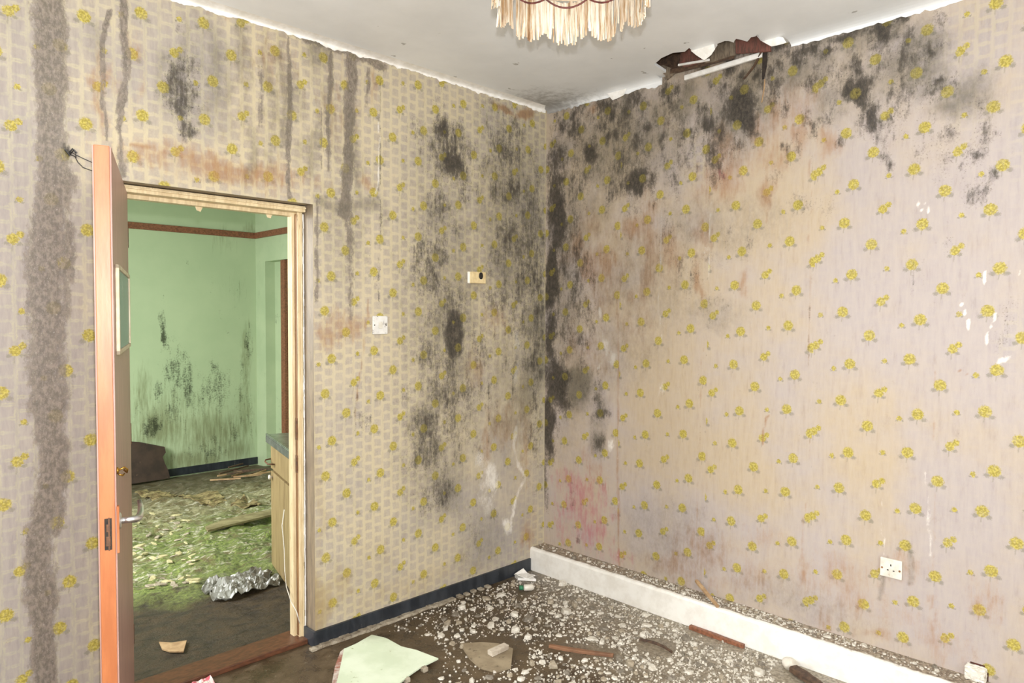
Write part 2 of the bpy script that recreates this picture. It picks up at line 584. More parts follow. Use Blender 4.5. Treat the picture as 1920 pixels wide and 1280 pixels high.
SL += [('pale', 'line', [(966, 800), (960, 835), (972, 865), (984, 893), (970, 930), (955, 990)], 4.5, .44),
       ('pale', 'line', [(713, 230), (710, 350), (704, 365)], 2.5, .55), ('pale', 'line', [(650, 300), (640, 340)], 3, .4),
       ('brown', 'line', [(250, 272), (380, 302), (510, 328)], 4, .6),
       ('mould', 'line', [(713, 130), (714, 250), (711, 420), (709, 570)], 2.6, .5), ('mould', 'line', [(672, 740), (668, 780), (667, 810)], 3, .45),
       ('mould', 'line', [(916, 700), (918, 830)], 1.6, .55), ('mould', 'line', [(690, 470), (690, 570)], 3, .3),
       ('brown', 'line', [(690, 560), (676, 700), (668, 790)], 2.5, .5),
       # bands where the paper is gone and the render shows
       ('bare', 'line', [(98, -20), (102, 60), (98, 130), (104, 260), (100, 330)], 36.25, 0.85),
       ('bare', 'line', [(104, 330), (94, 420), (90, 500), (92, 600), (92, 700), (96, 760)], 42.5, 0.82),
       ('bare', 'line', [(92, 760), (100, 850), (98, 900), (86, 960), (72, 1060), (80, 1180), (84, 1290)], 31.25, 0.82),
       ('bare', 'line', [(130, 420), (134, 520), (120, 640)], 13.8, 0.66), ('bare', 'line', [(120, 890), (110, 1000)], 11.5, 0.61),
       ('bare', 'line', [(205, 20), (195, 90), (198, 160), (203, 262)], 5.75, 0.71), ('bare', 'line', [(235, -10), (236, 100), (229, 180), (229, 330)], 9.2, 0.76),
       ('bare', 'line', [(545, 70), (545, 150), (540, 250), (541, 370)], 5.75, 0.68), ('bare', 'line', [(492, 130), (490, 240)], 5.75, 0.56),
       ('bare', 'line', [(618, 90), (622, 160), (616, 230), (621, 320)], 5.75, 0.66), ('bare', 'line', [(656, 96), (658, 220), (652, 330), (648, 400)], 12.65, 0.78),
       ('bare', 'line', [(560, 66), (600, 78), (660, 100), (720, 126)], 10.35, 0.74), ('bare', 'line', [(600, 200), (604, 320)], 3.45, 0.56),
       ('bare', 'line', [(690, 130), (690, 200)], 4.6, 0.61), ('damp', 'line', [(600, 380), (640, 390), (700, 385)], 14, .5),
       ('bare', 'line', [(655, 400), (655, 600)], 8.05, 0.52), ('bare', 'line', [(596, 380), (596, 560)], 4.6, 0.61)]
for a in [(60, 640, 160, 700, .95), (300, 100, 200, 160, .62), (30, 1100, 150, 300, 1.0), (640, 200, 130, 150, .12), (760, 900, 150, 160, .34), (930, 960, 80, 120, .75), (450, 330, 200, 50, .05), (740, 640, 150, 300, .18)]:
    SL.append(('tone',)+a)
for a in [(930, 900, 90, 160, -.75), (640, 620, 20, 20, .9), (960, 760, 60, 120, -.5)]:
    SL.append(('weave',)+a)


def span(a, b, step, extra=()):
    xs = list(np.arange(a, b, step))+[b]+list(extra)
    xs = sorted(xs)
    out = [xs[0]]
    for x in xs[1:]:
        if x-out[-1] > 0.0008:
            out.append(x)
    for e in extra:                       # make the extras exact
        j = int(np.argmin([abs(o-e) for o in out]))
        out[j] = e
    return np.array(out)


srnd = random.Random(5)


def scatter(lst, layer, path, spread, n, rx, ry, lo, hi):
    for _ in range(n):
        f = srnd.uniform(0, len(path)-1.001)
        i = int(f)
        g = f-i
        x = path[i][0]*(1-g)+path[i+1][0]*g+srnd.gauss(0, spread[0])
        y = path[i][1]*(1-g)+path[i+1][1]*g+srnd.gauss(0, spread[1])
        lst.append((layer, x, y, srnd.uniform(*rx), srnd.uniform(*ry), srnd.uniform(lo, hi)))


scatter(SL, 'mould', [(840, 230), (850, 330), (810, 480), (845, 620), (830, 740), (815, 860), (815, 940)], (22, 20), 46, (8, 24), (16, 46), .32, .55)
scatter(SL, 'mould', [(940, 240), (965, 340), (975, 450), (985, 600), (995, 760)], (26, 20), 44, (8, 22), (16, 50), .30, .52)
scatter(SL, 'damp', [(840, 260), (830, 480), (840, 640), (830, 800), (815, 930)], (30, 20), 26, (20, 50), (30, 70), .35, .6)
scatter(SL, 'damp', [(945, 250), (970, 420), (985, 600), (980, 800)], (30, 20), 26, (20, 45), (30, 80), .35, .65)
scatter(SL, 'damp', [(250, 60), (480, 140), (640, 240), (640, 420)], (60, 50), 34, (8, 24), (40, 110), .26, .48)
ul = span(-4.2, 0.0, 0.012, (OX0, OX1))
zl = span(0.0, CEIL+0.02, 0.012, (OZ,))
wl = wall_grid('wall_left', ul, zl, lambda u, z: np.stack([u, np.zeros_like(u), z], 1), m_paper_l,
               lambda u, z: ~((u > OX0) & (u < OX1) & (z < OZ)), SL, {'weave': 0.85, 'tone': 0.30},
               strips=[(-9, 9, -1.0525, 0.2475-0.25)], axis=1)
tag(wl, 'mouldy wall with yellow sprig wallpaper and the doorway', 'wall', kind='structure')

# ---- stains on the right wall
SR = []
for a in [(1042, 300, 20, 60, .62), (1042, 400, 18, 90, .95), (1036, 520, 15, 90, .95), (1031, 640, 12, 80, .78), (1042, 722, 24, 46, .98), (1030, 800, 17, 60, .85), (1022, 890, 8, 70, .6),
          (1050, 235, 22, 26, .6), (1105, 285, 18, 24, .82), (1080, 245, 12, 36, .62), (1170, 300, 55, 50, .52), (1192, 338, 28, 28, .9), (1240, 280, 30, 50, .42), (1165, 228, 24, 44, .55),
          (1130, 198, 20, 22, .62), (1185, 180, 22, 28, .6), (1150, 350, 26, 34, .5), (1090, 340, 22, 60, .42), (1085, 520, 20, 60, .52), (1080, 480, 14, 40, .6), (1100, 590, 26, 50, .42),
          (1068, 420, 14, 90, .46), (1062, 620, 20, 90, .42), (1235, 220, 30, 34, .4), (1290, 300, 18, 40, .4), (1335, 300, 22, 50, .52), (1332, 345, 14, 14, .55), (1275, 220, 30, 40, .36),
          (1390, 205, 26, 40, .98), (1398, 228, 18, 24, .85), (1330, 225, 24, 40, .5), (1335, 240, 16, 18, .7), (1345, 285, 16, 28, .5),
          (1462, 95, 34, 16, .6), (1515, 95, 26, 16, .75), (1552, 98, 16, 16, .75), (1650, 62, 24, 24, .92), (1600, 70, 60, 12, .66), (1695, 42, 20, 14, .66), (1560, 82, 50, 12, .5),
          (1600, 165, 28, 20, .85), (1565, 145, 40, 26, .48), (1632, 215, 16, 36, .86), (1612, 180, 20, 20, .7), (1672, 222, 40, 34, .46), (1640, 120, 50, 40, .4), (1720, 110, 40, 50, .45), (1750, 182, 26, 24, .55),
          (1690, 180, 40, 30, .45), (1665, 290, 18, 16, .56), (1676, 302, 12, 14, .55), (1735, 290, 20, 30, .3), (1830, 288, 22, 18, .58), (1845, 250, 20, 24, .48), (1840, 200, 24, 26, .42), (1830, 350, 20, 26, .42), (1775, 320, 16, 22, .3), (1720, 310, 12, 40, .3),
          (1085, 722, 26, 36, .36), (1120, 738, 12, 34, .5), (1124, 774, 17, 16, .6), (1123, 832, 11, 24, .58), (1075, 930, 10, 20, .3), (1085, 1010, 8, 14, .5),
          (1300, 500, 30, 40, .3), (1250, 450, 30, 60, .3), (1500, 380, 30, 22, .34), (1545, 385, 20, 20, .3), (1345, 570, 30, 18, .22), (1890, 620, 20, 40, .34), (1770, 460, 14, 50, .25)]:
    SR.append(('mould',)+a)
for a in [(1170, 270, 150, 110, .62), (1420, 150, 170, 70, .5), (1640, 140, 150, 80, .4), (1065, 500, 50, 300, .5), (1300, 430, 190, 60, .3), (1080, 722, 34, 40, .95), (1122, 760, 16, 60, .5), (1122, 830, 14, 28, .8),
          (1330, 590, 80, 30, .26), (1110, 400, 60, 60, .4), (1180, 520, 130, 120, .36), (1150, 650, 90, 90, .3), (1500, 1130, 180, 40, .22), (1250, 1010, 120, 80, .24)]:
    SR.append(('damp',)+a)
for a in [(1080, 460, 16, 50, .6), (1215, 480, 26, 160, .45), (1140, 520, 60, 120, .34), (1345, 340, 60, 50, .48), (1420, 290, 60, 60, .34), (1495, 200, 50, 60, .42), (1560, 270, 6, 20, .5), (1070, 640, 16, 80, .36),
          (1110, 205, 18, 12, .6), (1345, 120, 60, 14, .4), (1180, 620, 60, 60, .26), (1100, 660, 70, 60, .3), (1120, 880, 40, 60, .3), (1600, 1120, 220, 50, .3), (1510, 1080, 6, 60, .45), (1760, 1160, 6, 80, .45), (1860, 1120, 60, 60, .3)]:
    SR.append(('brown',)+a)
for a in [(1090, 940, 54, 56, .6), (1080, 905, 46, 30, .55), (1105, 990, 46, 50, .58), (1056, 970, 24, 60, .5), (1130, 930, 20, 40, .5), (1150, 1040, 40, 26, .35), (1250, 230, 22, 20, .3), (1345, 320, 14, 12, .4)]:
    SR.append(('pink',)+a)
for a in [(1135, 650, 12, 22, .5), (1148, 668, 10, 14, .5), (1130, 590, 8, 14, .45), (1150, 836, 8, 16, .5), (1895, 680, 14, 7, .7), (1144, 178, 8, 8, .5), (1222, 160, 6, 6, .6), (1325, 470, 6, 10, .4), (1240, 735, 10, 14, .4)]:
    SR.append(('pale',)+a)
for a in [(1310, 310, 18, 50, .9), (1850, 60, 80, 80, .9), (1810, 190, 50, 90, .5), (1905, 640, 30, 60, .6), (1750, 120, 60, 60, .5), (1120, 300, 60, 80, .3), (1915, 240, 30, 120, .6)]:
    SR.append(('weave',)+a)
SR += [('pale', 'line', [(1806, 572), (1816, 594), (1822, 626)], 2.6, .8), ('pale', 'line', [(1864, 588), (1852, 628), (1846, 660)], 2.6, .75), ('pale', 'line', [(1847, 510), (1850, 545)], 2.2, .7),
       ('pale', 'line', [(1905, 508), (1908, 530)], 2, .6), ('pale', 'line', [(1723, 378), (1728, 398)], 2.4, .6), ('pale', 'line', [(1738, 375), (1742, 398)], 2.4, .6),
       ('pale', 'line', [(1110, 590), (1132, 625), (1140, 660), (1120, 690)], 4, .3), ('pale', 'line', [(1160, 700), (1158, 1080)], 2.4, .22),
       ('mould', 'line', [(1520, 560), (1518, 640), (1516, 720)], 1.6, .42), ('mould', 'line', [(1527, 225), (1524, 350)], 1.6, .34), ('mould', 'line', [(1310, 690), (1312, 830)], 1.6, .36),
       ('brown', 'line', [(1320, 430), (1314, 700), (1308, 900), (1306, 1080)], 2, .3), ('brown', 'line', [(1521, 240), (1519, 640), (1512, 900), (1506, 1130)], 2, .34), ('brown', 'line', [(1755, 560), (1753, 900), (1745, 1200)], 2, .28),
       ('mould', 'line', [(1712, 480), (1716, 600)], 1.6, .45), ('mould', 'line', [(1730, 480), (1727, 560)], 1.4, .42), ('brown', 'line', [(1160, 560), (1158, 760), (1160, 1080)], 3, .45),
       ('brown', 'line', [(1440, 775), (1430, 830)], 2.4, .6), ('brown', 'line', [(1795, 690), (1820, 700)], 1.4, .6), ('pale', 'line', [(1240, 400), (1236, 560), (1240, 640)], 3, .36),
       ('brown', 'line', [(1440, 250), (1436, 420)], 3, .4), ('pale', 'line', [(1335, 380), (1330, 520)], 3, .34), ('pale', 'line', [(1738, 880), (1742, 1040)], 5, .4), ('pale', 'line', [(1650, 900), (1655, 1040)], 4, .34), ('damp', 'line', [(1700, 1020), (1706, 1090)], 5, .4),
       ('mould', 'line', [(1340, 112), (1440, 92), (1560, 66), (1640, 44), (1720, 22)], 6, .5), ('damp', 'line', [(1660, 1045), (1652, 1120)], 4, .4)]
for a in [(1750, 560, 260, 330, .95), (1600, 820, 200, 200, .62), (1260, 640, 110, 200, .12), (1350, 880, 130, 110, .06), (1450, 420, 120, 120, .1), (1290, 1000, 120, 80, .85), (1520, 1060, 200, 60, .7), (1800, 1080, 200, 150, .9), (1100, 300, 120, 120, .3), (1630, 900, 60, 160, .2)]:
    SR.append(('tone',)+a)
scatter(SR, 'mould', [(1050, 235), (1180, 190), (1330, 200), (1480, 120), (1620, 110), (1780, 110)], (20, 34), 120, (5, 18), (8, 28), .42, .70)
scatter(SR, 'mould', [(1170, 250), (1230, 330), (1330, 280), (1450, 220), (1620, 220), (1760, 260), (1850, 290)], (30, 34), 64, (5, 15), (8, 26), .32, .58)
scatter(SR, 'mould', [(1060, 260), (1070, 420), (1080, 560), (1060, 700)], (20, 20), 40, (5, 16), (14, 40), .32, .55)
scatter(SR, 'mould', [(1150, 420), (1250, 470), (1340, 480), (1330, 590)], (50, 40), 24, (8, 24), (12, 30), .2, .36)
scatter(SR, 'damp', [(1060, 240), (1200, 230), (1340, 210), (1500, 130), (1700, 110), (1850, 200)], (30, 34), 46, (20, 60), (20, 60), .4, .75)
scatter(SR, 'brown', [(1080, 400), (1180, 480), (1260, 520), (1380, 330), (1500, 230)], (40, 50), 26, (10, 36), (24, 70), .3, .55)
scatter(SR, 'brown', [(1250, 1040), (1480, 1100), (1700, 1150), (1880, 1180)], (50, 40), 22, (30, 80), (16, 50), .2, .42)
ur = span(0.0, 4.0, 0.012, (0.545, 1.075, 1.592, 2.112))
zr = span(0.0, CEIL+0.02, 0.012)
HW = at(1832, 1256, 0, 0.0)
wr = wall_grid('wall_right', ur, zr, lambda u, z: np.stack([np.zeros_like(u), -u, z], 1), m_paper_r,
               lambda u, z: ~(((u+HW.y)/0.037)**2+((z-HW.z+0.014)/0.040)**2 < 1), SR, {'weave': 0.12, 'tone': 0.52},
               strips=[(-9, .545, 0.046, 0.2525-0.25), (.545, 1.075, 0.574, 0.20-0.25), (1.075, 1.592, 1.104, 0.0025-0.25), (1.592, 2.112, 1.60, 0.0), (2.112, 9, 2.121, 0.003)], axis=0)
tag(wr, 'mouldy faded wall with yellow sprig wallpaper above the white ledge', 'wall', kind='structure')

# ------------------------------------------------------------------ common materials
m_white_paint = plain('white_ledge_paint', (232, 229, 222), (240, 238, 232), 14, rough=0.5, c3=(150, 140, 128), s3=42, t3=(0.70, 0.76), bump=0.15)
m_black_board = plain('black_skirting_paint', (34, 38, 44), (52, 56, 62), 22, (1, 1, 0.3), rough=0.35, c3=(120, 118, 112), s3=30, t3=(0.66, 0.78), bump=0.1)
m_frame = plain('cream_gloss_frame', (226, 208, 170), (204, 182, 142), 10, (6, 6, 0.7), rough=0.35, c3=(140, 106, 70), s3=26, t3=(0.62, 0.74), bump=0.2)
m_frame_dark = plain('worn_frame_wood', (160, 122, 82), (120, 86, 56), 14, (6, 6, 0.5), rough=0.5, bump=0.2)
m_leaf_edge = plain('varnished_orange_wood', (184, 114, 70), (168, 100, 60), 16, (2, 2, 0.35), rough=0.40, c3=(168, 104, 62), s3=120, t3=(0.60, 0.72), bump=0.12, spec=0.6)
m_leaf_face = plain('door_face_brown_veneer', (186, 150, 140), (158, 122, 110), 9, (9, 9, 0.5), rough=0.42, bump=0.1)
m_chrome = plain('chrome', (235, 235, 236), (215, 215, 218), 30, rough=0.32, metal=1.0, bump=0)
m_brass = plain('tarnished_brass', (190, 150, 70), (160, 120, 50), 60, rough=0.35, metal=0.9, bump=0)
m_dark = plain('dark_recess', (34, 28, 24), (52, 42, 34), 40, rough=0.8)
m_rust = plain('rusty_metal', (120, 84, 58), (88, 66, 54), 60, rough=0.6, metal=0.4)
m_plaster = plain('plaster_fragments', (216, 212, 202), (188, 182, 168), 30, rough=0.7, c3=(132, 122, 106), s3=50, t3=(0.55, 0.68))
m_plaster2 = plain('dirty_plaster', (170, 160, 142), (132, 120, 102), 30, rough=0.7, c3=(96, 84, 68), s3=60, t3=(0.55, 0.68))
m_brownwood = plain('reddish_brown_wood', (142, 92, 66), (108, 68, 48), 12, (6, 6, 6), rough=0.5)
m_palewood = plain('pale_split_wood', (190, 160, 122), (158, 126, 92), 20, rough=0.6)
m_plastic = plain('yellowed_white_plastic', (222, 218, 208), (206, 200, 187), 25, rough=0.4, c3=(150, 128, 96), s3=60, t3=(0.64, 0.74), bump=0.05)
m_cream_plastic = plain('aged_cream_plastic', (222, 202, 156), (204, 182, 136), 30, rough=0.42, bump=0.05)
m_black = plain('black_plastic', (22, 20, 20), (36, 33, 32), 40, rough=0.4)

# ------------------------------------------------------------------ ceiling
t = NT('stained_ceiling_paint')
v = t.obj()
nb = t.noise(v, 2.2, 6, 0.6)
nf = t.noise(v, 26, 5, 0.65)
col = t.mix(t.step(nb, 0.3, 0.7), lin((240, 242, 243)), lin((229, 231, 232)))
X, Y, Zc = t.xyz(v)
dist = t.math('SQRT', t.add(t.mul(X, X), t.mul(Y, Y)))
col = t.mix(t.mul(t.step(t.add(dist, t.mul(t.sub(nf, 0.5), 0.55)), 0.05, 0.45, 1, 0), 0.72), col, lin((92, 86, 78)))
col = t.mix(t.mul(t.step(t.noise(t.vscale(v, (1, 1, 1)), 7, 7, 0.7), 0.66, 0.72), 0.5), col, lin((238, 236, 230)))
col = t.mix(t.mul(t.step(t.noise(v, 11, 3, 0.5), 0.71, 0.74), 0.6), col, lin((120, 114, 106)))
t.bump(t.noise(v, 5, 6, 0.6), 0.25, 0.01)
m_ceil = t.fin(col, 0.45)
m_flap = plain('peeling_white_paint', (244, 242, 238), (230, 227, 220), 30, rough=0.6, bump=0.1)

HOLE = [(1226, 121), (1240, 109), (1262, 99), (1284, 97), (1292, 90), (1301, 97), (1318, 111), (1333, 101), (1342, 90), (1345, 82), (1356, 78), (1366, 77), (1376, 80),
        (1380, 73), (1391, 75), (1401, 78), (1408, 70), (1417, 68), (1421, 65), (1424, 74), (1433, 76), (1447, 82)]
hp = [at(x, y, 2, CEIL+0.01) for x, y in HOLE]
edge_pts = []
for i, p in enumerate(hp):
    edge_pts.append(p)
    if i < len(hp)-1:
        q = p.lerp(hp[i+1], random.uniform(0.35, 0.65))
        q.x += random.uniform(-0.006, 0.006)
        edge_pts.append(q)
bm = bmesh.new()
zc = CEIL+0.01
ring = [(-4.2, 0.02), (0.02, 0.02), (0.02, hp[0].y+0.03)]+[(p.x, p.y) for p in edge_pts]+[(0.02, hp[-1].y-0.005), (0.02, -4.4), (-4.2, -4.4)]
vs_ = [bm.verts.new((x, y, zc)) for x, y in ring]
f = bm.faces.new(vs_)
bmesh.ops.triangulate(bm, faces=[f])
r = bmesh.ops.extrude_face_region(bm, geom=bm.faces[:])
for g in r['geom']:
    if isinstance(g, bmesh.types.BMVert):
        g.co.z += 0.014
bmesh.ops.recalc_face_normals(bm, faces=bm.faces[:])
me = bpy.data.meshes.new('ceiling')
bm.to_mesh(me)
bm.free()
ce = link('ceiling', me, m_ceil)
tag(ce, 'off-white stained ceiling with a broken hole by the wall', 'ceiling', kind='structure')


def cove(name, p0, p1, inward, label, n=60, rad=0.055, drop=0.028):
    """A slight plaster curve between wall and ceiling with a ragged lower lip."""
    mb = MB()
    p0, p1, inward = Vector(p0), Vector(p1), Vector(inward)
    cols = []
    for i in range(n+1):
        b = p0.lerp(p1, i/n)
        rag = abs(mnoise.noise(b*6))*0.022+abs(mnoise.noise(b*23))*0.016+abs(mnoise.noise(b*70))*0.008
        pr = []
        for k in range(6):
            a = k/5*math.pi/2
            pr.append(b+inward*(rad*(1-math.sin(a))+0.002)+Vector((0, 0, zc-drop*(1-math.cos(a)))))
        pr.append(b+inward*0.003+Vector((0, 0, zc-drop-rag)))
        pr.append(b+inward*0.0003+Vector((0, 0, zc-drop-rag)))
        pr.append(b+inward*0.0003+Vector((0, 0, zc+0.004)))
        cols.append([mb.bm.verts.new(q) for q in pr])
    for i in range(n):
        for k in range(len(cols[0])-1):
            mb.bm.faces.new((cols[i][k], cols[i+1][k], cols[i+1][k+1], cols[i][k+1]))
    o = mb.build(name, m_flap if name == 'trim_1' else m_ceil)
    return tag(o, label, 'coving', kind='structure')


cove('trim_1', (-4.2, 0, 0), (-0.01, 0, 0), (0, -1, 0), 'flaking white plaster edge between ceiling and doorway wall', 500, 0.05, 0.010)
cove('trim_2', (0, -0.01, 0), (0, -0.80, 0), (-1, 0, 0), 'curved plaster edge of ceiling from the corner to the hole', 80, 0.06, 0.022)
cove('trim_3', (0, -1.47, 0), (0, -4.2, 0), (-1, 0, 0), 'curved plaster edge of ceiling beyond the hole', 160, 0.09, 0.020)

# above the hole: joist void, laths, plaster keys
m_lath = plain('old_brown_lath', (96, 74, 56), (66, 50, 40), 14, (4, 4, 4), rough=0.75)
m_redbrown = plain('reddish_plaster_key', (124, 78, 66), (92, 66, 56), 24, (1, 4, 1), rough=0.8)
m_greyplaster = plain('grey_brown_backing', (128, 114, 96), (96, 84, 70), 26, (1, 4, 1), rough=0.8)
y0, y1 = -0.70, -1.60
mb = MB()
mb.box((-0.55, y1, zc+0.15), (0.03, y0, zc+0.17))
mb.box((-0.57, y1, zc+0.016), (-0.55, y0, zc+0.17))
mb.box((0.012, y1, zc-0.08), (0.03, y0, zc+0.17))
mb.box((-0.55, y0, zc+0.016), (0.03, y0+0.02, zc+0.17))
mb.box((-0.55, y1-0.02, zc+0.016), (0.03, y1, zc+0.17))
o = mb.build('trim_4', m_lath)
tag(o, 'dark boarded void seen through the ceiling hole', 'void', kind='structure')

# ------------------------------------------------------------------ floor
t = NT('wet_dirty_floor')
v = t.obj()
nb = t.noise(v, 1.9, 6, 0.62)
nm = t.noise(v, 9, 7, 0.7)
nf = t.noise(v, 60, 5, 0.7)
X, Y, _ = t.xyz(v)
side = t.step(t.add(t.add(X, t.mul(Y, -0.45)), t.mul(t.sub(nb, 0.5), 1.1)), -0.55, 0.35)
dark = t.mix(t.step(nm, 0.35, 0.65), lin((60, 48, 34)), lin((92, 77, 56)))
lite = t.mix(t.step(nf, 0.35, 0.65), lin((116, 106, 90)), lin((166, 156, 138)))
col = t.mix(side, dark, lite)
col = t.mix(t.mul(t.step(nf, 0.62, 0.7), 0.6), col, lin((178, 168, 150)))
col = t.mix(t.step(nb, 0.62, 0.72), col, lin((128, 112, 90)))
t.bump(t.add(nm, t.mul(nf, 0.4)), 0.5, 0.008)
m_floor = t.fin(col, t.step(nm, 0.4, 0.6, 0.22, 0.6))
mb = MB()
mb.box((-4.2, -4.4, -0.05), (0.02, 0.07, 0.0))
tag(mb.build('floor', m_floor), 'wet brown floor strewn with plaster rubble', 'floor', kind='structure')

# white ledge along the right wall
mb = MB()
t_ = bmesh.new()
N = 120
rows = []
for i in range(N+1):
    y = -0.0-i*4.1/N
    jz = 0.004*mnoise.noise(Vector((0, y*9, 3)))
    jx = 0.003*mnoise.noise(Vector((5, y*7, 1)))
    prof = [(-KERB_D+jx, 0.0), (-KERB_D+jx, KERB_H-0.014+jz), (-KERB_D+0.005+jx, KERB_H-0.003+jz), (-KERB_D+0.016, KERB_H+jz*.5), (-0.05, KERB_H-0.003+0.004*mnoise.noise(Vector((2, y*20, 7)))), (-0.0, KERB_H)]
    rows.append([t_.verts.new((x, y, z)) for x, z in prof])
for i in range(N):
    for k in range(5):
        t_.faces.new((rows[i][k], rows[i][k+1], rows[i+1][k+1], rows[i+1][k]))
mb.merge(t_)
t = NT('white_ledge')
v = t.obj()
X, Y, Z = t.xyz(v)
n1 = t.noise(v, 14, 6, 0.65)
n2 = t.noise(v, 70, 5, 0.7)
col = t.mix(t.step(n1, 0.35, 0.7), lin((238, 236, 230)), lin((224, 220, 212)))
top = t.step(t.add(X, t.mul(t.sub(n1, 0.5), 0.05)), -0.108, -0.092)
dirt = t.mix(t.step(n2, 0.4, 0.62), lin((112, 98, 82)), lin((170, 156, 138)))
col = t.mix(top, col, dirt)
col = t.mix(t.mul(t.step(n1, 0.69, 0.74), t.step(Z, 0.03, 0.0)), col, lin((130, 120, 104)))
t.bump(n2, 0.25, 0.004)
m_ledge = t.fin(col, 0.55)
lo = mb.build('trim_5', m_ledge)
tag(lo, 'low white painted ledge along foot of right wall', 'ledge', kind='structure')

# black skirting
mb = MB()
mb.box((OX1-0.004, -0.012, 0.0), (-KERB_D-0.004, 0.0, 0.072), 0.002)
mb.box((OX1-0.014, -0.012, 0.0), (OX1-0.002, 0.080, 0.072), 0.002)
tag(mb.build('baseboard_left', m_black_board), 'black painted skirting from doorway to white ledge', 'skirting', kind='structure')
# strip of screed under the skirting
mb = MB()
n = 46
for i in range(n):
    x0 = -1.56+i*1.16/n
    d = 0.030+0.020*mnoise.noise(Vector((x0*9, 2, 0)))
    if i > 28 and random.random() < 0.4:
        continue
    mb.box((x0, -0.013-d, 0.0), (x0+1.16/n+0.002, -0.0125, 0.010+0.005*random.random()), 0.002)
tag(mb.build('trim_6', m_plaster2), 'crumbly screed lip under the black skirting', 'screed strip', kind='structure')

# reveal of the doorway
m_reveal = plain('damp_reveal_plaster', (146, 130, 108), (122, 108, 92), 16, (3, 3, 0.5), rough=0.4, c3=(88, 78, 66), s3=40, t3=(0.6, 0.74), bump=0.25, spec=0.6)
mb = MB()
mb.box((OX1, 0.001, 0.0), (OX1+0.05, 0.178, OZ))
mb.box((OX0-0.05, 0.001, 0.0), (OX0, 0.178, OZ))
mb.box((OX0-0.05, 0.001, OZ), (OX1+0.05, 0.178, OZ+0.06))
tag(mb.build('trim_7', m_reveal), 'grimy plaster reveal around the doorway', 'reveal', kind='structure')

# door frame
FX0, FX1, FZ = OX0+0.003, OX1-0.003, OZ-0.003
fr = empty('trim_8', ((FX0+FX1)/2, 0.1, 0))
tag(fr, 'chipped cream door frame of the kitchen doorway', 'door frame', kind='structure')


def local(o, root):
    o.parent = root
    o.matrix_parent_inverse = root.matrix_basis.inverted()
    return o


def jamb(x, s):
    mb = MB()
    mb.box((min(x, x-s*0.027), 0.088, 0.0), (max(x, x-s*0.027), 0.15, FZ), 0.003)
    a, b = x-s*0.027, x-s*0.043
    mb.box((min(a, b), 0.112, 0.0), (max(a, b), 0.15, FZ-0.04), 0.003)
    mb.box((min(x-s*0.006, x-s*0.014), 0.082, 0.0), (max(x-s*0.006, x-s*0.014), 0.090, FZ-0.017), 0.002)
    return mb


for x, s in ((FX0, -1), (FX1, 1)):
    local(jamb(x, s).build('jamb', m_frame), fr)
mb = MB()
mb.box((FX0, 0.060, FZ-0.027), (FX1, 0.15, FZ), 0.003)
mb.box((FX0, 0.112, FZ-0.043), (FX1, 0.15, FZ-0.025), 0.003)
mb.box((FX0, 0.054, FZ-0.014), (FX1, 0.062, FZ-0.006), 0.002)
local(mb.build('head', m_frame), fr)
mb = MB()      # the bare brown rebate beside the right stop
mb.box((FX1-0.0285, 0.092, 0.03), (FX1-0.0265, 0.111, FZ-0.033))
local(mb.build('rebate', m_frame_dark), fr)
for z0, z1 in ((0.78, 0.86), (0.93, 1.03)):
    mb = MB().box((FX1-0.0305, 0.093, z0), (FX1-0.028, 0.110, z1), 0.001)
    mb.tube([(FX1-0.031, 0.096, z0+0.01), (FX1-0.031, 0.096, z1-0.01)], 0.003)
    local(mb.build('strike_plate', m_rust), fr)
# torn paper and paint along the outside of the right jamb
mb = MB()
for i in range(60):
    z = 0.05+i*1.9/60
    wd = 0.001+0.007*abs(mnoise.noise(Vector((1, 2, z*9))))
    mb.box((FX1-0.001-wd, 0.080, z), (FX1+0.001, 0.084, z+0.033), 0.001, jitter=0.001)
local(mb.build('flaking_edge', m_flap), fr)
# flakes that hang from the head
for x, y, l in ((428, 388, 0.012), (373, 388, 0.018), (505, 402, 0.016)):
    p = at(x, y, 1, 0.135)
    mb = MB().sheet([p+Vector((-0.02, 0, 0.012)), p+Vector((0.02, 0, 0.010)), p+Vector((0.008, 0.004, -l)), p+Vector((-0.008, 0.002, -l*.8))], (0, 1, 0), 0.002, 0.003)
    local(mb.build('paint_flake', m_frame), fr)
# sill
mb = MB()
mb.box((OX0, 0.045, 0.0), (OX1, 0.185, 0.024), 0.004, cuts=0)
tag(mb.build('trim_9', plain('dark_wet_sill_wood', (104, 66, 46), (78, 50, 36), 12, (3, 8, 8), rough=0.35)), 'reddish brown wooden threshold of the doorway', 'threshold', kind='structure')

# ------------------------------------------------------------------ door leaf
free = Vector((-2.515, -0.700, 0))
hing = Vector((-2.250, 0.076, 0))
dl = (free-hing)
LW = dl.length
ang = math.atan2(dl.y, dl.x)
door = empty('door_1', hing, ang)        # local +x runs from hinge to free edge, +y is the side turned away from the doorway view
tag(door, 'open wooden door with bare orange edge seen nearly edge-on', 'door', kind='structure')
TH, LZ = 0.046, 1.957
# which local side is the visible face: the leaf lies to the left of the face line
nloc = -1 if (Matrix.Rotation(-ang, 3, 'Z') @ Vector((-0.947, 0.322, 0))).y < 0 else 1


def dbox(name, x0, x1, y0, y1, z0, z1, mat, bev=0.001, parent=None, **k):
    mb = MB().box((x0, min(y0*nloc, y1*nloc), z0), (x1, max(y0*nloc, y1*nloc), z1), bev, **k)
    o = mb.build(name, mat, parent or door)
    return o


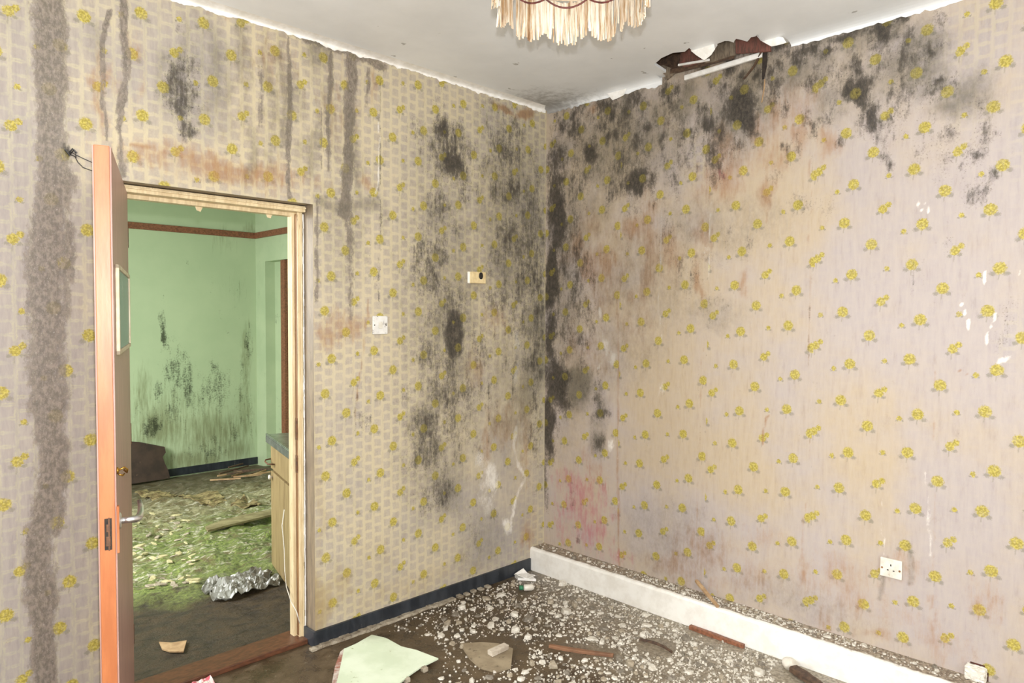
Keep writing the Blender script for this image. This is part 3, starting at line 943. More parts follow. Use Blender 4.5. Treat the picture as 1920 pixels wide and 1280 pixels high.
dbox('face_panel', 0.0, LW-0.006, 0.0, 0.006, 0.012, LZ-0.002, m_leaf_face)
dbox('back_panel', 0.0, LW-0.006, TH-0.006, TH, 0.012, LZ-0.002, m_leaf_face)
dbox('core', 0.001, LW, 0.004, TH-0.004, 0.010, LZ, m_leaf_edge, 0.002)
dbox('mortise_lock', LW-0.01, LW+0.0012, 0.012, 0.030, 0.842, 0.930, m_dark, 0.0)
mb = MB().box((LW-0.004, min(0.015*nloc, 0.027*nloc), 0.852), (LW+0.0030, max(0.015*nloc, 0.027*nloc), 0.880), 0.002)
mb.box((LW-0.004, min(0.016*nloc, 0.026*nloc), 0.892), (LW+0.0024, max(0.016*nloc, 0.026*nloc), 0.914), 0.002)
mb.box((LW-0.004, min(0.017*nloc, 0.021*nloc), 0.84), (LW+0.0022, max(0.017*nloc, 0.021*nloc), 0.932), 0.0005)
mb.build('lock_bolt', m_rust, door)
dbox('splintered_strip', LW-0.022, LW-0.001, -0.005, -0.0004, 0.83, 0.96, m_leaf_edge, 0.001, jitter=0.0012)
# lever handle on the visible face
hx = LW-0.060
hz = 0.905
hd = MB()
hd.lathe([(0.004, 0.0), (0.024, 0.0), (0.024, 0.004), (0.018, 0.008), (0.004, 0.008)], 20, Matrix.Translation((hx, -0.0005*nloc, hz)) @ Matrix.Rotation(math.pi/2*nloc, 4, 'X'))
rose = hd.build('handle_rose', m_chrome, door, True)
hd = MB()
hd.tube([(hx, -0.004*nloc, hz), (hx, -0.030*nloc, hz), (hx-0.004, -0.044*nloc, hz-0.001), (hx-0.016, -0.052*nloc, hz-0.001), (hx-0.06, -0.055*nloc, hz+0.003), (hx-0.095, -0.054*nloc, hz+0.012), (hx-0.110, -0.050*nloc, hz+0.028)],
        [0.009, 0.009, 0.010, 0.010, 0.009, 0.008, 0.006], 12)
hd.build('handle_lever', m_chrome, door, True)
# brass hook
bx = LW-0.035
hd = MB()
hd.lathe([(0.001, 0), (0.010, 0), (0.009, 0.004), (0.004, 0.006)], 14, Matrix.Translation((bx, 0, 1.055)) @ Matrix.Rotation(math.pi/2*nloc, 4, 'X'))
hd.tube([(bx, -0.004*nloc, 1.056), (bx-0.005, -0.018*nloc, 1.062), (bx-0.012, -0.026*nloc, 1.054), (bx-0.02, -0.024*nloc, 1.044), (bx-0.03, -0.016*nloc, 1.05)], 0.0028, 8)
hd.tube([(bx+0.004, -0.004*nloc, 1.045), (bx, -0.014*nloc, 1.040), (bx-0.01, -0.018*nloc, 1.042)], 0.0025, 8)
hd.build('brass_hook', m_brass, door, True)
# hinges
for z in (0.22, 1.0, 1.75):
    hd = MB().tube([(-0.008, 0.004*nloc, z), (-0.008, 0.004*nloc, z+0.08)], 0.006, 10)
    hd.box((-0.008, min(0.002*nloc, 0.006*nloc), z+0.002), (0.002, max(0.002*nloc, 0.006*nloc), z+0.078))
    hd.build('hinge', m_rust, door)
# pale-edged panel fixed to the face
m_pic = plain('blue_grey_picture', (120, 140, 142), (96, 122, 130), 6, rough=0.25, c3=(150, 160, 150), s3=9, t3=(0.55, 0.7), bump=0)
m_picrim = plain('pale_picture_rim', (206, 194, 168), (186, 170, 142), 20, rough=0.5)
pf = empty('picture_panel', (0, 0, 0))
pf.location = door.matrix_basis @ Vector((0, 0, 0))
pf.location = hing
pf.rotation_euler = (0, 0, ang)
tag(pf, 'narrow blue-grey picture in pale rim hung on open door', 'picture')
PX0, PX1, PZ0, PZ1 = 0.14, LW-0.075, 1.380, 1.640
t_ = bmesh.new()
mb = MB()
for lo_, hi_ in (((PX0, PZ0), (PX1, PZ0+0.014)), ((PX0, PZ1-0.014), (PX1, PZ1)), ((PX0, PZ0), (PX0+0.014, PZ1)), ((PX1-0.014, PZ0), (PX1, PZ1))):
    mb.box((lo_[0], min(-0.0006*nloc, -0.011*nloc), lo_[1]), (hi_[0], max(-0.0006*nloc, -0.011*nloc), hi_[1]), 0.003)
mb.build('rim', m_picrim, pf)
MB().box((PX0+0.012, min(-0.0006*nloc, -0.007*nloc), PZ0+0.012), (PX1-0.012, max(-0.0006*nloc, -0.007*nloc), PZ1-0.012), 0.001).build('picture', m_pic, pf)
del t_

# ------------------------------------------------------------------ kitchen shell
t = NT('mouldy_green_paint')
wall = t.n('ShaderNodeUVMap', uv_map='wall').outputs[0]
n1 = t.noise(t.vscale(wall, (1, .4, 1)), 14, 8, 0.72)
n2 = t.noise(wall, 75, 5, 0.7)
n0 = t.noise(wall, 1.6, 5, 0.6)
n3 = t.noise(t.vscale(wall, (1, .12, 1)), 40, 5, 0.65)
A = {k: t.attr(k) for k in ('mould', 'brown', 'pale')}
col = t.mix(t.step(n0, 0.3, 0.7), lin((172, 190, 154)), lin((182, 198, 162)))
col = t.mix(t.step(t.add(A['brown'], t.mul(t.sub(n3, 0.5), 1.2)), 0.15, 0.8, 0, 0.7), col, lin((104, 104, 64)))
nn = t.add(t.mul(n1, .5), t.add(t.mul(n2, .35), t.mul(n3, .15)))
f_ = t.mul(t.step(t.add(A['mould'], t.mul(t.sub(nn, 0.5), 2.6)), 0.32, 0.72, 0, 0.9), t.step(A['mould'], 0.04, 0.14))
col = t.mix(f_, col, lin((44, 48, 34)))
col = t.mix(t.mul(t.step(n2, 0.66, 0.72), t.step(A['mould'], 0.04, 0.3)), col, lin((46, 48, 36)))
t.bump(n2, 0.12, 0.003)
m_green = t.fin(col, 0.42)
m_green_plain = plain('green_gloss_paint', (172, 190, 154), (182, 198, 162), 3, rough=0.42, c3=(104, 120, 88), s3=10, t3=(0.64, 0.8), bump=0.1)
m_dgreen = plain('kitchen_ceiling_paint', (150, 160, 140), (130, 140, 122), 4, rough=0.5)

KX, KY = 0.060, 4.0
SK = []
for a in [(302, 625, 7, 36, .62), (330, 690, 26, 50, .5), (318, 650, 18, 40, .42), (345, 720, 34, 46, .5), (400, 690, 16, 20, .5), (405, 725, 34, 46, .48), (372, 750, 50, 40, .42), (300, 730, 14, 30, .45), (285, 800, 26, 18, .62),
          (320, 780, 40, 40, .4), (400, 840, 40, 30, .4), (395, 845, 10, 10, .6), (440, 800, 30, 50, .36), (430, 550, 30, 30, .26), (308, 555, 10, 20, .3), (348, 494, 8, 8, .45), (415, 620, 14, 8, .32), (465, 660, 8, 70, .42),
          (455, 720, 8, 60, .42), (470, 780, 10, 60, .4), (440, 740, 20, 40, .3), (262, 790, 18, 40, .36), (355, 850, 40, 20, .34), (400, 540, 12, 24, .25), (430, 590, 30, 20, .22)]:
    SK.append(('mould',)+a)
for a in [(462, 680, 10, 90, .55), (458, 780, 20, 70, .55), (300, 800, 60, 50, .7), (400, 810, 80, 60, .62), (340, 760, 50, 50, .35), (420, 450, 20, 30, .35), (440, 540, 30, 40, .2), (360, 862, 90, 24, .7), (270, 740, 20, 60, .5), (440, 840, 40, 30, .6), (470, 430, 14, 20, .5)]:
    SK.append(('brown',)+a)
kb = wall_grid('wall_kitchen_back', span(-3.5, KX, 0.014), span(-0.06, 2.75, 0.014), lambda u, z: np.stack([u, np.full_like(u, KY), z], 1), m_green,
               lambda u, z: u > -99, SK, {}, names=('mould', 'brown', 'pale'), axis=1)
tag(kb, 'mint green mouldy far wall of the kitchen', 'wall', kind='structure')
# right wall of the kitchen with an opening
q1, q2 = at(497, 490, 0, KX), at(534, 490, 0, KX)
ry1, ry0, rz = q1.y, q1.y-0.86, q1.z
mb = MB()
mb.box((KX, 0.17, -0.06), (KX+0.12, ry0, 2.75))
mb.box((KX, ry1, -0.06), (KX+0.12, KY+0.02, 2.75))
mb.box((KX, ry0, rz), (KX+0.12, ry1, 2.75))
mb.box((KX+0.10, ry0-0.02, -0.06), (KX+0.125, ry1+0.02, rz+0.02))       # back of the recess
tag(mb.build('wall_kitchen_right', m_green_plain), 'pale green kitchen wall with opening behind the cabinet', 'wall', kind='structure')
pr = at(531, 560, 0, KX)
mb = MB().box((KX-0.012, pr.y-0.045, -0.05), (KX+0.10, pr.y+0.03, rz-0.005), 0.004)
tag(mb.build('trim_10', m_brownwood), 'brown door post in the kitchen wall opening', 'door post', kind='structure')
mb = MB()
mb.box((-3.52, 0.16, -0.06), (-3.50, 1.1, 2.75))
mb.box((-3.52, 2.7, -0.06), (-3.50, KY, 2.75))
mb.box((-3.52, 1.1, -0.06), (-3.50, 2.7, 1.1))
mb.box((-3.52, 1.1, 2.35), (-3.50, 2.7, 2.75))
tag(mb.build('wall_kitchen_left', m_green_plain), 'green kitchen wall out of sight with window gap', 'wall', kind='structure')
mb = MB()
mb.box((-3.5, 0.179, 0.0), (OX0-0.002, 0.19, 2.75))
mb.box((OX1+0.002, 0.179, 0.0), (KX, 0.19, 2.75))
mb.box((OX0-0.002, 0.179, OZ+0.002), (OX1+0.002, 0.19, 2.75))
tag(mb.build('wall_kitchen_front', m_green_plain), 'kitchen side of the doorway wall', 'wall', kind='structure')
mb = MB().box((-3.5, 0.17, 2.62), (KX+0.4, KY+0.3, 2.66))
tag(mb.build('ceiling_kitchen', m_dgreen), 'kitchen ceiling above the doorway view', 'ceiling', kind='structure')
# picture rail
zr1 = at(480, 437, 1, KY).z
zr0 = at(480, 448, 1, KY).z
mb = MB()
mb.box((-3.5, KY-0.022, zr0), (KX-0.001, KY-0.001, zr1), 0.004)
tag(mb.build('trim_11', m_brownwood), 'brown picture rail along the far green wall', 'picture rail', kind='structure')
mb = MB().box((KX-0.022, 0.2, zr0), (KX-0.001, KY-0.023, zr1), 0.004)
tag(mb.build('trim_12', m_brownwood), 'brown picture rail on the kitchen side wall', 'picture rail', kind='structure')
mb = MB().box((-3.5, KY-0.014, 0.0), (KX-0.001, KY-0.001, 0.07), 0.002)
tag(mb.build('baseboard_kitchen', m_black_board), 'black skirting at foot of the far green wall', 'skirting', kind='structure')

# kitchen floor: silt, moss and sodden paper, with the daylit band painted in
t = NT('mossy_kitchen_floor')
v = t.obj()
X, Y, Z = t.xyz(v)
n0 = t.noise(v, 2.4, 6, 0.65)
n1 = t.noise(t.vscale(v, (1, 1.7, 1)), 10, 8, 0.72)
n2 = t.noise(v, 48, 6, 0.75)
yy = t.add(Y, t.mul(t.sub(n0, 0.5), 0.9))
silt = t.mix(t.step(n1, 0.35, 0.65), lin((50, 39, 24)), lin((82, 67, 43)))
pap = t.mix(t.step(n1, 0.4, 0.6), lin((118, 104, 68)), lin((196, 188, 152)))
pap = t.mix(t.step(n2, 0.45, 0.6, 0, .6), pap, lin((98, 92, 60)))
moss = t.mix(t.step(n2, 0.35, 0.65), lin((84, 98, 44)), lin((146, 160, 84)))  # real moss green, brightened so its colour also carries the daylit band
col = t.mix(t.step(yy, 0.95, 1.3), silt, pap)
moss_lit = t.mul(t.step(n1, 0.36, 0.52), t.mul(t.step(yy, 0.8, 1.15), t.step(yy, 1.9, 2.7, 1, .15)))
col = t.mix(moss_lit, col, moss)
col = t.mix(t.mul(t.step(t.noise(t.vscale(v, (1, 2, 1)), 17, 6, 0.7), 0.54, 0.62), t.step(yy, 1.0, 1.4)), col, lin((206, 202, 178)))
col = t.mix(t.step(yy, 2.6, 3.4, 0, .75), col, lin((74, 62, 44)))
t.bump(t.add(n1, t.mul(n2, .5)), 0.9, 0.03)
m_kfloor = t.fin(col, t.step(n1, 0.4, 0.62, 0.3, 0.7))
bm = bmesh.new()
nx, ny = 110, 120


def kh(x, y):
    a = max(0.0, min(1.0, (y-0.55)/0.8))
    b = max(0.0, min(1.0, (3.95-y)/0.5))
    h = 0.035*mnoise.noise(Vector((x*3.1, y*3.1, 0.3)))+0.03*mnoise.noise(Vector((x*8, y*11, 4)))+0.014*mnoise.noise(Vector((x*22, y*26, 9)))
    return -0.012+a*b*(0.045+h)


gv = [[bm.verts.new((-3.5+i*3.9/nx, 0.166+j*4.1/ny, kh(-3.5+i*3.9/nx, 0.166+j*4.1/ny))) for j in range(ny+1)] for i in range(nx+1)]
for i in range(nx):
    for j in range(ny):
        bm.faces.new((gv[i][j], gv[i+1][j], gv[i+1][j+1], gv[i][j+1]))
me = bpy.data.meshes.new('floor_kitchen')
bm.to_mesh(me)
bm.free()
tag(link('floor_kitchen', me, m_kfloor), 'kitchen floor under wet silt, moss and rotten paper', 'floor', kind='structure')

# moss blades
bm = bmesh.new()
for c in range(150):
    cx, cy = random.uniform(-2.3, -0.6), random.gauss(1.7, 0.38)
    if cy > 2.25 or (cx+1.42)**2+(cy-1.25)**2 < 0.18 or (cx > -1.5 and cy < 1.35) or abs(cy-1.98-0.25*(cx+1.4)) < 0.30 or mnoise.noise(Vector((cx*4, cy*4, 2))) < -0.08 or cy < 0.85:
        continue
    for k in range(30):
        a, rr = random.uniform(0, 6.28), abs(random.gauss(0, 0.05))
        x, y = cx+rr*1.6*math.cos(a), cy+rr*math.sin(a)
        z = kh(x, y)-0.006
        h = random.uniform(0.010, 0.028)
        tx, ty = random.uniform(-.012, .012), random.uniform(-.012, .012)
        w_ = 0.0028
        b1 = [bm.verts.new((x+w_*math.cos(q), y+w_*math.sin(q), z)) for q in (0, 2.1, 4.2)]
        tp = bm.verts.new((x+tx, y+ty, z+h))
        for q in range(3):
            bm.faces.new((b1[q], b1[(q+1) % 3], tp))
me = bpy.data.meshes.new('moss')
bm.to_mesh(me)
bm.free()
m_moss = plain('bright_moss', (104, 126, 50), (150, 166, 84), 9, rough=0.7, bump=0)
tag(link('moss', me, m_moss), 'bright green moss growing on the kitchen floor', 'moss', kind='stuff')


# ------------------------------------------------------------------ rubble pieces
def chip_mesh(name, flat_=0.5, n=9, mat=m_plaster, el=1.0):
    bm = bmesh.new()
    for i in range(n):
        a = i/n*6.283+random.uniform(-.3, .3)
        r = random.uniform(.35, .55)
        for z in (0.0, flat_*random.uniform(.6, 1.0)):
            k = 1.0 if z == 0 else random.uniform(.6, .95)
            bm.verts.new((r*k*math.cos(a)*el, r*k*math.sin(a)/el, z))
    bmesh.ops.convex_hull(bm, input=bm.verts[:])
    for v in [v for v in bm.verts if not v.link_faces]:
        bm.verts.remove(v)
    bmesh.ops.recalc_face_normals(bm, faces=bm.faces[:])
    me = bpy.data.meshes.new(name)
    bm.to_mesh(me)
    bm.free()
    me.materials.append(mat)
    return me


m_chip_w = plain('white_plaster_chip', (212, 207, 196), (186, 179, 165), 3, rough=0.65)
m_chip_b = plain('dusty_beige_chip', (168, 157, 138), (140, 129, 110), 3, rough=0.7)
m_chip_g = plain('grey_mortar_chip', (132, 124, 111), (104, 96, 84), 3, rough=0.75)
chips = [chip_mesh('plaster_fragment', random.uniform(.2, .6), random.randint(5, 8), (m_chip_w, m_chip_b, m_chip_w, m_chip_g)[i % 4], random.uniform(.8, 1.3)) for i in range(20)]


def visible_floor(px, py):
    return at(px, py, 2, 0.0)


BLOCK = []      # (x, y, r) of larger pieces kept clear


def clear(x, y, r=0.0):
    return all((x-a)**2+(y-b)**2 > (c+r)**2 for a, b, c in BLOCK)


BLOCK += [(-1.40, -0.31, 0.29), (-0.95, -0.60, 0.14), (-0.106, -1.569-0.02, 0.06), (-0.37, -0.205, 0.06), (-0.2, -0.06, 0.10), (-0.18, -1.22, 0.05), (-0.15, -1.12, 0.05), (-0.17, -1.33, 0.05), (-0.69, -0.86, 0.07), (-0.74, -0.76, .06), (-0.66, -0.90, .06), (-0.62, -0.96, .05), (-0.41, -1.08, 0.09)]


_p = at(1516, 1271, 2, 0.0)
BLOCK += [(_p.x+0.04, _p.y-0.08, 0.10), (_p.x+0.02, _p.y+0.02, 0.12), (_p.x, _p.y, 0.11), (_p.x-0.04, _p.y+0.06, 0.08)]


def density(x, y):
    # rubble lies thick towards the ledge and thin towards the doorway
    d = 1.0-min(1.0, max(0.0, (-KERB_D-x)/1.5))
    return 0.05+0.95*d**1.4


pts = []
tries = 0
LIM = 300
cells = {}
while len(pts) < LIM and tries < 60000:
    tries += 1
    px, py = random.uniform(600, 1560), random.uniform(1075, 1290)
    p = visible_floor(px, py)
    s = min(0.062, random.lognormvariate(math.log(0.029), 0.38))
    if p.x > -KERB_D-s*0.7 or p.y > -0.045-s*0.7 or random.random() > density(p.x, p.y) or not clear(p.x, p.y, s*0.6):
        continue
    if any((p.x-a)**2+(p.y-b)**2 < (0.62*(s+c))**2 for a, b, c in pts):
        continue
    pts.append((p.x, p.y, s))
for i, (x, y, s) in enumerate(pts):
    o = bpy.data.objects.new('plaster_fragment', random.choice(chips))
    C.objects.link(o)
    o.location = (x, y, -0.0006)
    o.scale = (s, s, s*random.uniform(.6, 1.0))
    o.rotation_euler = (0, 0, random.uniform(0, 6.28))
    tag(o, 'pale plaster fragment lying loose on the dark wet floor', 'plaster fragment', 'plaster fragments strewn over the floor')

# fine rubble between them
bm = bmesh.new()


def crumb(bm, x, y, z, s):
    a0 = random.uniform(0, 6.28)
    k = random.choice((3, 4, 4, 5))
    h = s*random.uniform(.3, .7)
    lo_ = [bm.verts.new((x+s*.5*math.cos(a0+q*6.283/k)*random.uniform(.6, 1.1), y+s*.5*math.sin(a0+q*6.283/k)*random.uniform(.6, 1.1), z)) for q in range(k)]
    hi_ = [bm.verts.new((v.co.x*.75+x*.25, v.co.y*.75+y*.25, z+h*random.uniform(.6, 1))) for v in lo_]
    for q in range(k):
        bm.faces.new((lo_[q], lo_[(q+1) % k], hi_[(q+1) % k], hi_[q]))
    bm.faces.new(hi_)


cnt = 0
while cnt < 5600:
    px, py = random.uniform(560, 1620), random.uniform(1072, 1300)
    p = visible_floor(px, py)
    if p.x > -KERB_D-0.008 or p.y > -0.05 or random.random() > density(p.x, p.y)**1.2 or not clear(p.x, p.y, 0.0):
        continue
    crumb(bm, p.x, p.y, -0.0005, random.uniform(.003, .0155))
    cnt += 1
me = bpy.data.meshes.new('plaster_rubble')
bm.to_mesh(me)
bm.free()
t = NT('rubble_mix')
v = t.obj()
nz = t.noise(v, 38, 3, 0.5)
col = t.mix(t.step(nz, 0.38, 0.58), lin((134, 124, 108)), lin((210, 204, 192)))
m_rub = t.fin(col, 0.7)
tag(link('plaster_rubble', me, m_rub), 'fine grey and white plaster crumbs covering the floor', 'rubble', kind='stuff')

# rubble on the ledge
led = []
tries = 0
while len(led) < 110 and tries < 20000:
    tries += 1
    y = -abs(random.uniform(0.75, 1.75)) if random.random() < 0.8 else -random.uniform(0.1, 2.6)
    s = min(0.036, random.lognormvariate(math.log(0.019), 0.3))
    x = -random.uniform(s*0.55, 0.088)
    if abs(y+1.135) < 0.11 or any((x-a)**2+(y-b)**2 < (0.6*(s+c))**2 for a, b, c in led) or abs(y-HW.y) < 0.09:
        continue
    led.append((x, y, s))
for x, y, s in led:
    o = bpy.data.objects.new('ledge_fragment', random.choice(chips))
    C.objects.link(o)
    o.location = (x, y, KERB_H-0.002)
    o.scale = (s, s, s*random.uniform(.6, 1.1))
    o.rotation_euler = (0, 0, random.uniform(0, 6.28))
    tag(o, 'pale plaster fragment lying on top of the white ledge', 'plaster fragment', 'plaster fragments along the ledge')
bm = bmesh.new()
for k in range(1500):
    y = -abs(random.gauss(1.25, 0.5))
    if y < -3.2:
        continue
    crumb(bm, -random.uniform(0.004, 0.094), y, KERB_H-0.003, random.uniform(.004, .013))
me = bpy.data.meshes.new('ledge_rubble')
bm.to_mesh(me)
bm.free()
tag(link('ledge_rubble', me, m_rub), 'fine plaster crumbs heaped along the ledge top', 'rubble', kind='stuff')

# ------------------------------------------------------------------ single pieces on the floor
def on_floor(pxs, z=0.0):
    return [at(x, y, 2, z) for x, y in pxs]


# green painted plasterboard piece
m_mint = plain('mint_painted_board', (212, 222, 200), (196, 208, 182), 7, rough=0.45, c3=(150, 160, 120), s3=22, t3=(0.64, 0.72), bump=0.15)
m_brick = plain('red_brown_torn_edge', (140, 84, 66), (190, 180, 170), 30, rough=0.8)
bp = empty('board_piece', at(715, 1240, 2, 0))
tag(bp, 'large pale mint green board fragment on floor near skirting', 'board')
out = on_floor([(697, 1190), (724, 1197), (752, 1210), (781, 1217), (822, 1233), (790, 1248), (762, 1268), (742, 1286), (690, 1296), (640, 1296), (631, 1280), (638, 1250), (645, 1216), (668, 1206)], 0.022)
mb = MB()
mb.sheet([Vector((p.x, p.y, 0.014+0.012*max(0, (p.y+0.5)))) for p in out], (0, 0, 1), 0.006, 0.006, freq=6)
o = mb.build('board', m_mint)
local(o, bp)
out2 = on_floor([(645, 1216), (638, 1250), (631, 1282), (622, 1284), (628, 1250), (638, 1222)], 0.016)
mb = MB().sheet([Vector((p.x, p.y, 0.004)) for p in out2], (0, 0, 1), 0.014, 0.004)
local(mb.build('torn_edge', m_brick), bp)
mb = MB()
for k in range(5):
    p = out[2*k].lerp(out[6], .45)
    mb.box((p.x-0.012, p.y-0.012, 0.0), (p.x+0.012, p.y+0.012, 0.018), 0.002)
local(mb.build('backing', m_plaster2), bp)

# beige slab and small brick beside it
out = on_floor([(863, 1206), (900, 1204), (934, 1206), (962, 1216), (958, 1250), (930, 1258), (900, 1250), (880, 1232)], 0.008)
mb = MB().sheet([Vector((p.x, p.y, 0.0)) for p in out], (0, 0, 1), 0.010, 0.002)
tag(mb.build('plaster_slab', plain('dull_beige_slab', (150, 136, 112), (128, 114, 92), 14, rough=0.6, c3=(96, 84, 66), s3=30, t3=(.58, .7))), 'flat dull beige slab lying right of the mint board', 'plaster slab')
p0, p1 = at(918, 1226, 2, 0.02), at(950, 1212, 2, 0.02)
mb = MB().box((-0.05, -0.016, 0), (0.05, 0.016, 0.022), 0.003, jitter=0.0012)
o = mb.build('mortar_piece', plain('pale_mortar', (190, 180, 164), (164, 152, 136), 30, rough=0.7))
o.location = ((p0.x+p1.x)/2, (p0.y+p1.y)/2, 0.0125)
o.rotation_euler = (0, 0, math.atan2(p1.y-p0.y, p1.x-p0.x))
tag(o, 'short oblong mortar piece on the beige slab', 'mortar piece')


def stick(name, a, b, w_, h_, mat, label, cat, bend=0.0, z=None):
    a, b = Vector(a), Vector(b)
    mb = MB()
    d = (b-a)
    L = d.length
    sd = d.cross(Vector((0, 0, 1))).normalized()
    upn = sd.cross(d).normalized()
    rows = []
    n = 8
    for i in range(n+1):
        f = i/n
        c = a+d*f+sd*bend*math.sin(f*math.pi)+sd*0.002*mnoise.noise(Vector((f*5, L*9, 3)))
        ww = w_*(0.75+0.25*math.sin(math.pi*min(1, .15+f)))*(1+.15*mnoise.noise(Vector((f*7, 1, L*31))))
        rows.append([mb.bm.verts.new(c+sd*ww*sx/2+upn*h_*sz/2) for sx, sz in ((-1, -1), (1, -1), (1.0, .6), (.7, 1), (-.7, 1), (-1, .6))])
    for i in range(n):
        for k in range(6):
            mb.bm.faces.new((rows[i][k], rows[i][(k+1) % 6], rows[i+1][(k+1) % 6], rows[i+1][k]))
    mb.bm.faces.new(rows[0])
    mb.bm.faces.new(rows[-1][::-1])
    return tag(mb.build(name, mat), label, cat)


def fl3(x, y, z):
    p = at(x, y, 2, z)
    return p


a_, b_ = fl3(1298, 1172, .010), fl3(1395, 1211, .010)
a_.x, b_.x = min(a_.x, -0.137), min(b_.x, -0.137)
stick('wood_strip', a_, b_, 0.026, 0.018, m_brownwood, 'red-brown wood strip lying against foot of white ledge', 'wood strip')
stick('wood_strip', fl3(1030, 1210, .007), fl3(1150, 1228, .007), 0.026, 0.012, plain('brown_lath', (134, 96, 70), (108, 76, 56), 14, rough=0.6), 'brown lath lying in rubble in the middle of the floor', 'wood strip', bend=0.006)
stick('wood_strip', fl3(1200, 1198, .006), fl3(1260, 1222, .006), 0.010, 0.010, m_lath, 'thin bent dark twig of wood among white rubble', 'wood strip', bend=-0.02)
stick('wood_strip', fl3(1488, 1252, .021), fl3(1545, 1290, .021), 0.05, 0.022, m_lath, 'rough dark wood chunk next to the cream plaster lump', 'wood strip')
pt, pb = at(1306, 1088, 0, -0.012), at(1346, 1143, 0, -0.118)
pb.z = KERB_H+0.007
pt.z = max(pt.z, 0.19)
pt.x = -0.014
stick('wood_strip', pt, pb, 0.018, 0.012, m_palewood, 'pale wooden stick leaning from wall over white ledge', 'wood strip')
# white lump
mb = MB()
bm = bmesh.new()
bmesh.ops.create_icosphere(bm, subdivisions=3, radius=0.034)
for v in bm.verts:
    v.co *= 1+0.35*mnoise.noise(v.co*30)
    v.co.z = max(v.co.z*0.8, -0.022)
mb.merge(bm)
o = mb.build('plaster_lump', m_chip_w)
p = at(1488, 1240, 2, 0.02)
o.location = (min(p.x, -0.172), p.y, 0.0215)
tag(o, 'large cream plaster lump at foot of white ledge', 'plaster lump')
# white box behind the torn paper
mb = MB().box((-0.035, -0.033, 0), (0.0, 0.033, 0.052), 0.006, jitter=0.002, cuts=2)
mb.box((-0.040, -0.020, 0.02), (-0.034, 0.012, 0.026), 0.001)
o = mb.build('junction_box', m_plastic)
o.location = (-0.002, HW.y, KERB_H)
tag(o, 'grubby white box in the torn hole above ledge', 'junction box')
mb = MB().box((0.02, HW.y-0.1, 0.09), (0.04, HW.y+0.1, 0.26))
tag(mb.build('trim_13', m_redbrown), 'dark cavity behind the torn wallpaper hole', 'cavity', kind='structure')
# green and white plastic bottle
bt = empty('plastic_bottle', at(985, 1107, 2, 0))
tag(bt, 'small white bottle with green cap lying near the corner', 'bottle')
bt.location.z = 0.0
rot = Matrix.Translation((0, 0, 0.017)) @ Matrix.Rotation(-0.7, 4, 'Z') @ Matrix.Rotation(math.pi/2, 4, 'Y')
MB().lathe([(0.004, -0.01), (0.016, -0.008), (0.017, 0.0), (0.017, 0.035), (0.011, 0.045), (0.008, 0.048)], 18, rot).build('body', m_plastic, bt, True)
MB().lathe([(0.008, -0.034), (0.013, -0.034), (0.013, -0.012), (0.008, -0.011)], 18, rot).build('cap', plain('green_plastic', (52, 120, 84), (40, 100, 70), 30, rough=0.4), bt, True)
# white paper at the corner
out = [at(x, y, 2, 0.03) for x, y in ((960, 1069), (975, 1062), (992, 1068), (1006, 1079), (990, 1078), (972, 1077))]
mb = MB()
for i, q in enumerate(out):
    q.y = min(q.y, -0.02)
mb.sheet([Vector((q.x-0.01, q.y, 0.012+0.02*(i % 2))) for i, q in enumerate(out)], (0, 0, 1), 0.003, 0.006, freq=14)
mb.sheet([Vector((q.x-0.008, q.y-0.004, 0.001)) for q in out], (0, 0, 1), 0.013, 0.0)
tag(mb.build('paper_scrap', m_flap), 'crumpled white paper scrap in corner by black skirting', 'paper')
# red and white litter beside the threshold
p = at(360, 1272, 2, 0.0)
rl = empty('litter_wrapper', (p.x, min(p.y, 0.02)-0.02, 0))
tag(rl, 'pinkish red and white wrapper on floor before threshold', 'wrapper')
mb = MB().sheet([(-0.05, -0.025, 0.004), (0.01, -0.03, 0.01), (0.05, -0.02, 0.005), (0.045, 0.02, 0.02), (0, 0.028, 0.008), (-0.045, 0.02, 0.016)], (0, 0, 1), 0.002, 0.016, freq=40, cuts=3)
mb.build('film', plain('pink_red_film', (196, 96, 108), (222, 200, 196), 40, rough=0.35, lo=.45, hi=.55), rl)
MB().box((-0.03, -0.02, 0.0), (0.03, 0.015, 0.012), 0.002).build('card', m_plaster, rl)
# small pale flat chip and board on the kitchen floor
def kfl(x, y, z=0.0):
    p = at(x, y, 2, z)
    return Vector((p.x, p.y, kh(p.x, p.y)+0.003))


def kflat(name, pxs, mat, label, cat, thick=0.006, wob=0.002, lift=0.006):
    ps = [kfl(x, y, 0.02) for x, y in pxs]
    zc_ = sum(p.z for p in ps)/len(ps)+lift
    mb = MB().sheet([Vector((p.x, p.y, zc_)) for p in ps], (0, 0, 1), thick, wob, freq=12)
    mb2 = sum((p for p in ps), Vector())/len(ps)
    mb.box((mb2.x-.02, mb2.y-.02, kh(mb2.x, mb2.y)-0.004), (mb2.x+.02, mb2.y+.02, zc_+0.002))
    return tag(mb.build(name, mat), label, cat)


kflat('board_scrap', [(298, 1194), (322, 1196), (350, 1192), (344, 1212), (318, 1212), (304, 1208)], m_palewood, 'pale flat scrap on dark silt just inside doorway', 'scrap', lift=0.003)
kflat('kitchen_plank', [(385, 1001), (420, 986), (470, 975), (512, 966), (515, 976), (470, 987), (425, 998), (390, 1008)], plain('sodden_pale_plank', (150, 140, 104), (116, 104, 72), 14, rough=0.6), 'long pale sodden plank lying across kitchen moss', 'plank', 0.014, 0.003, 0.02)
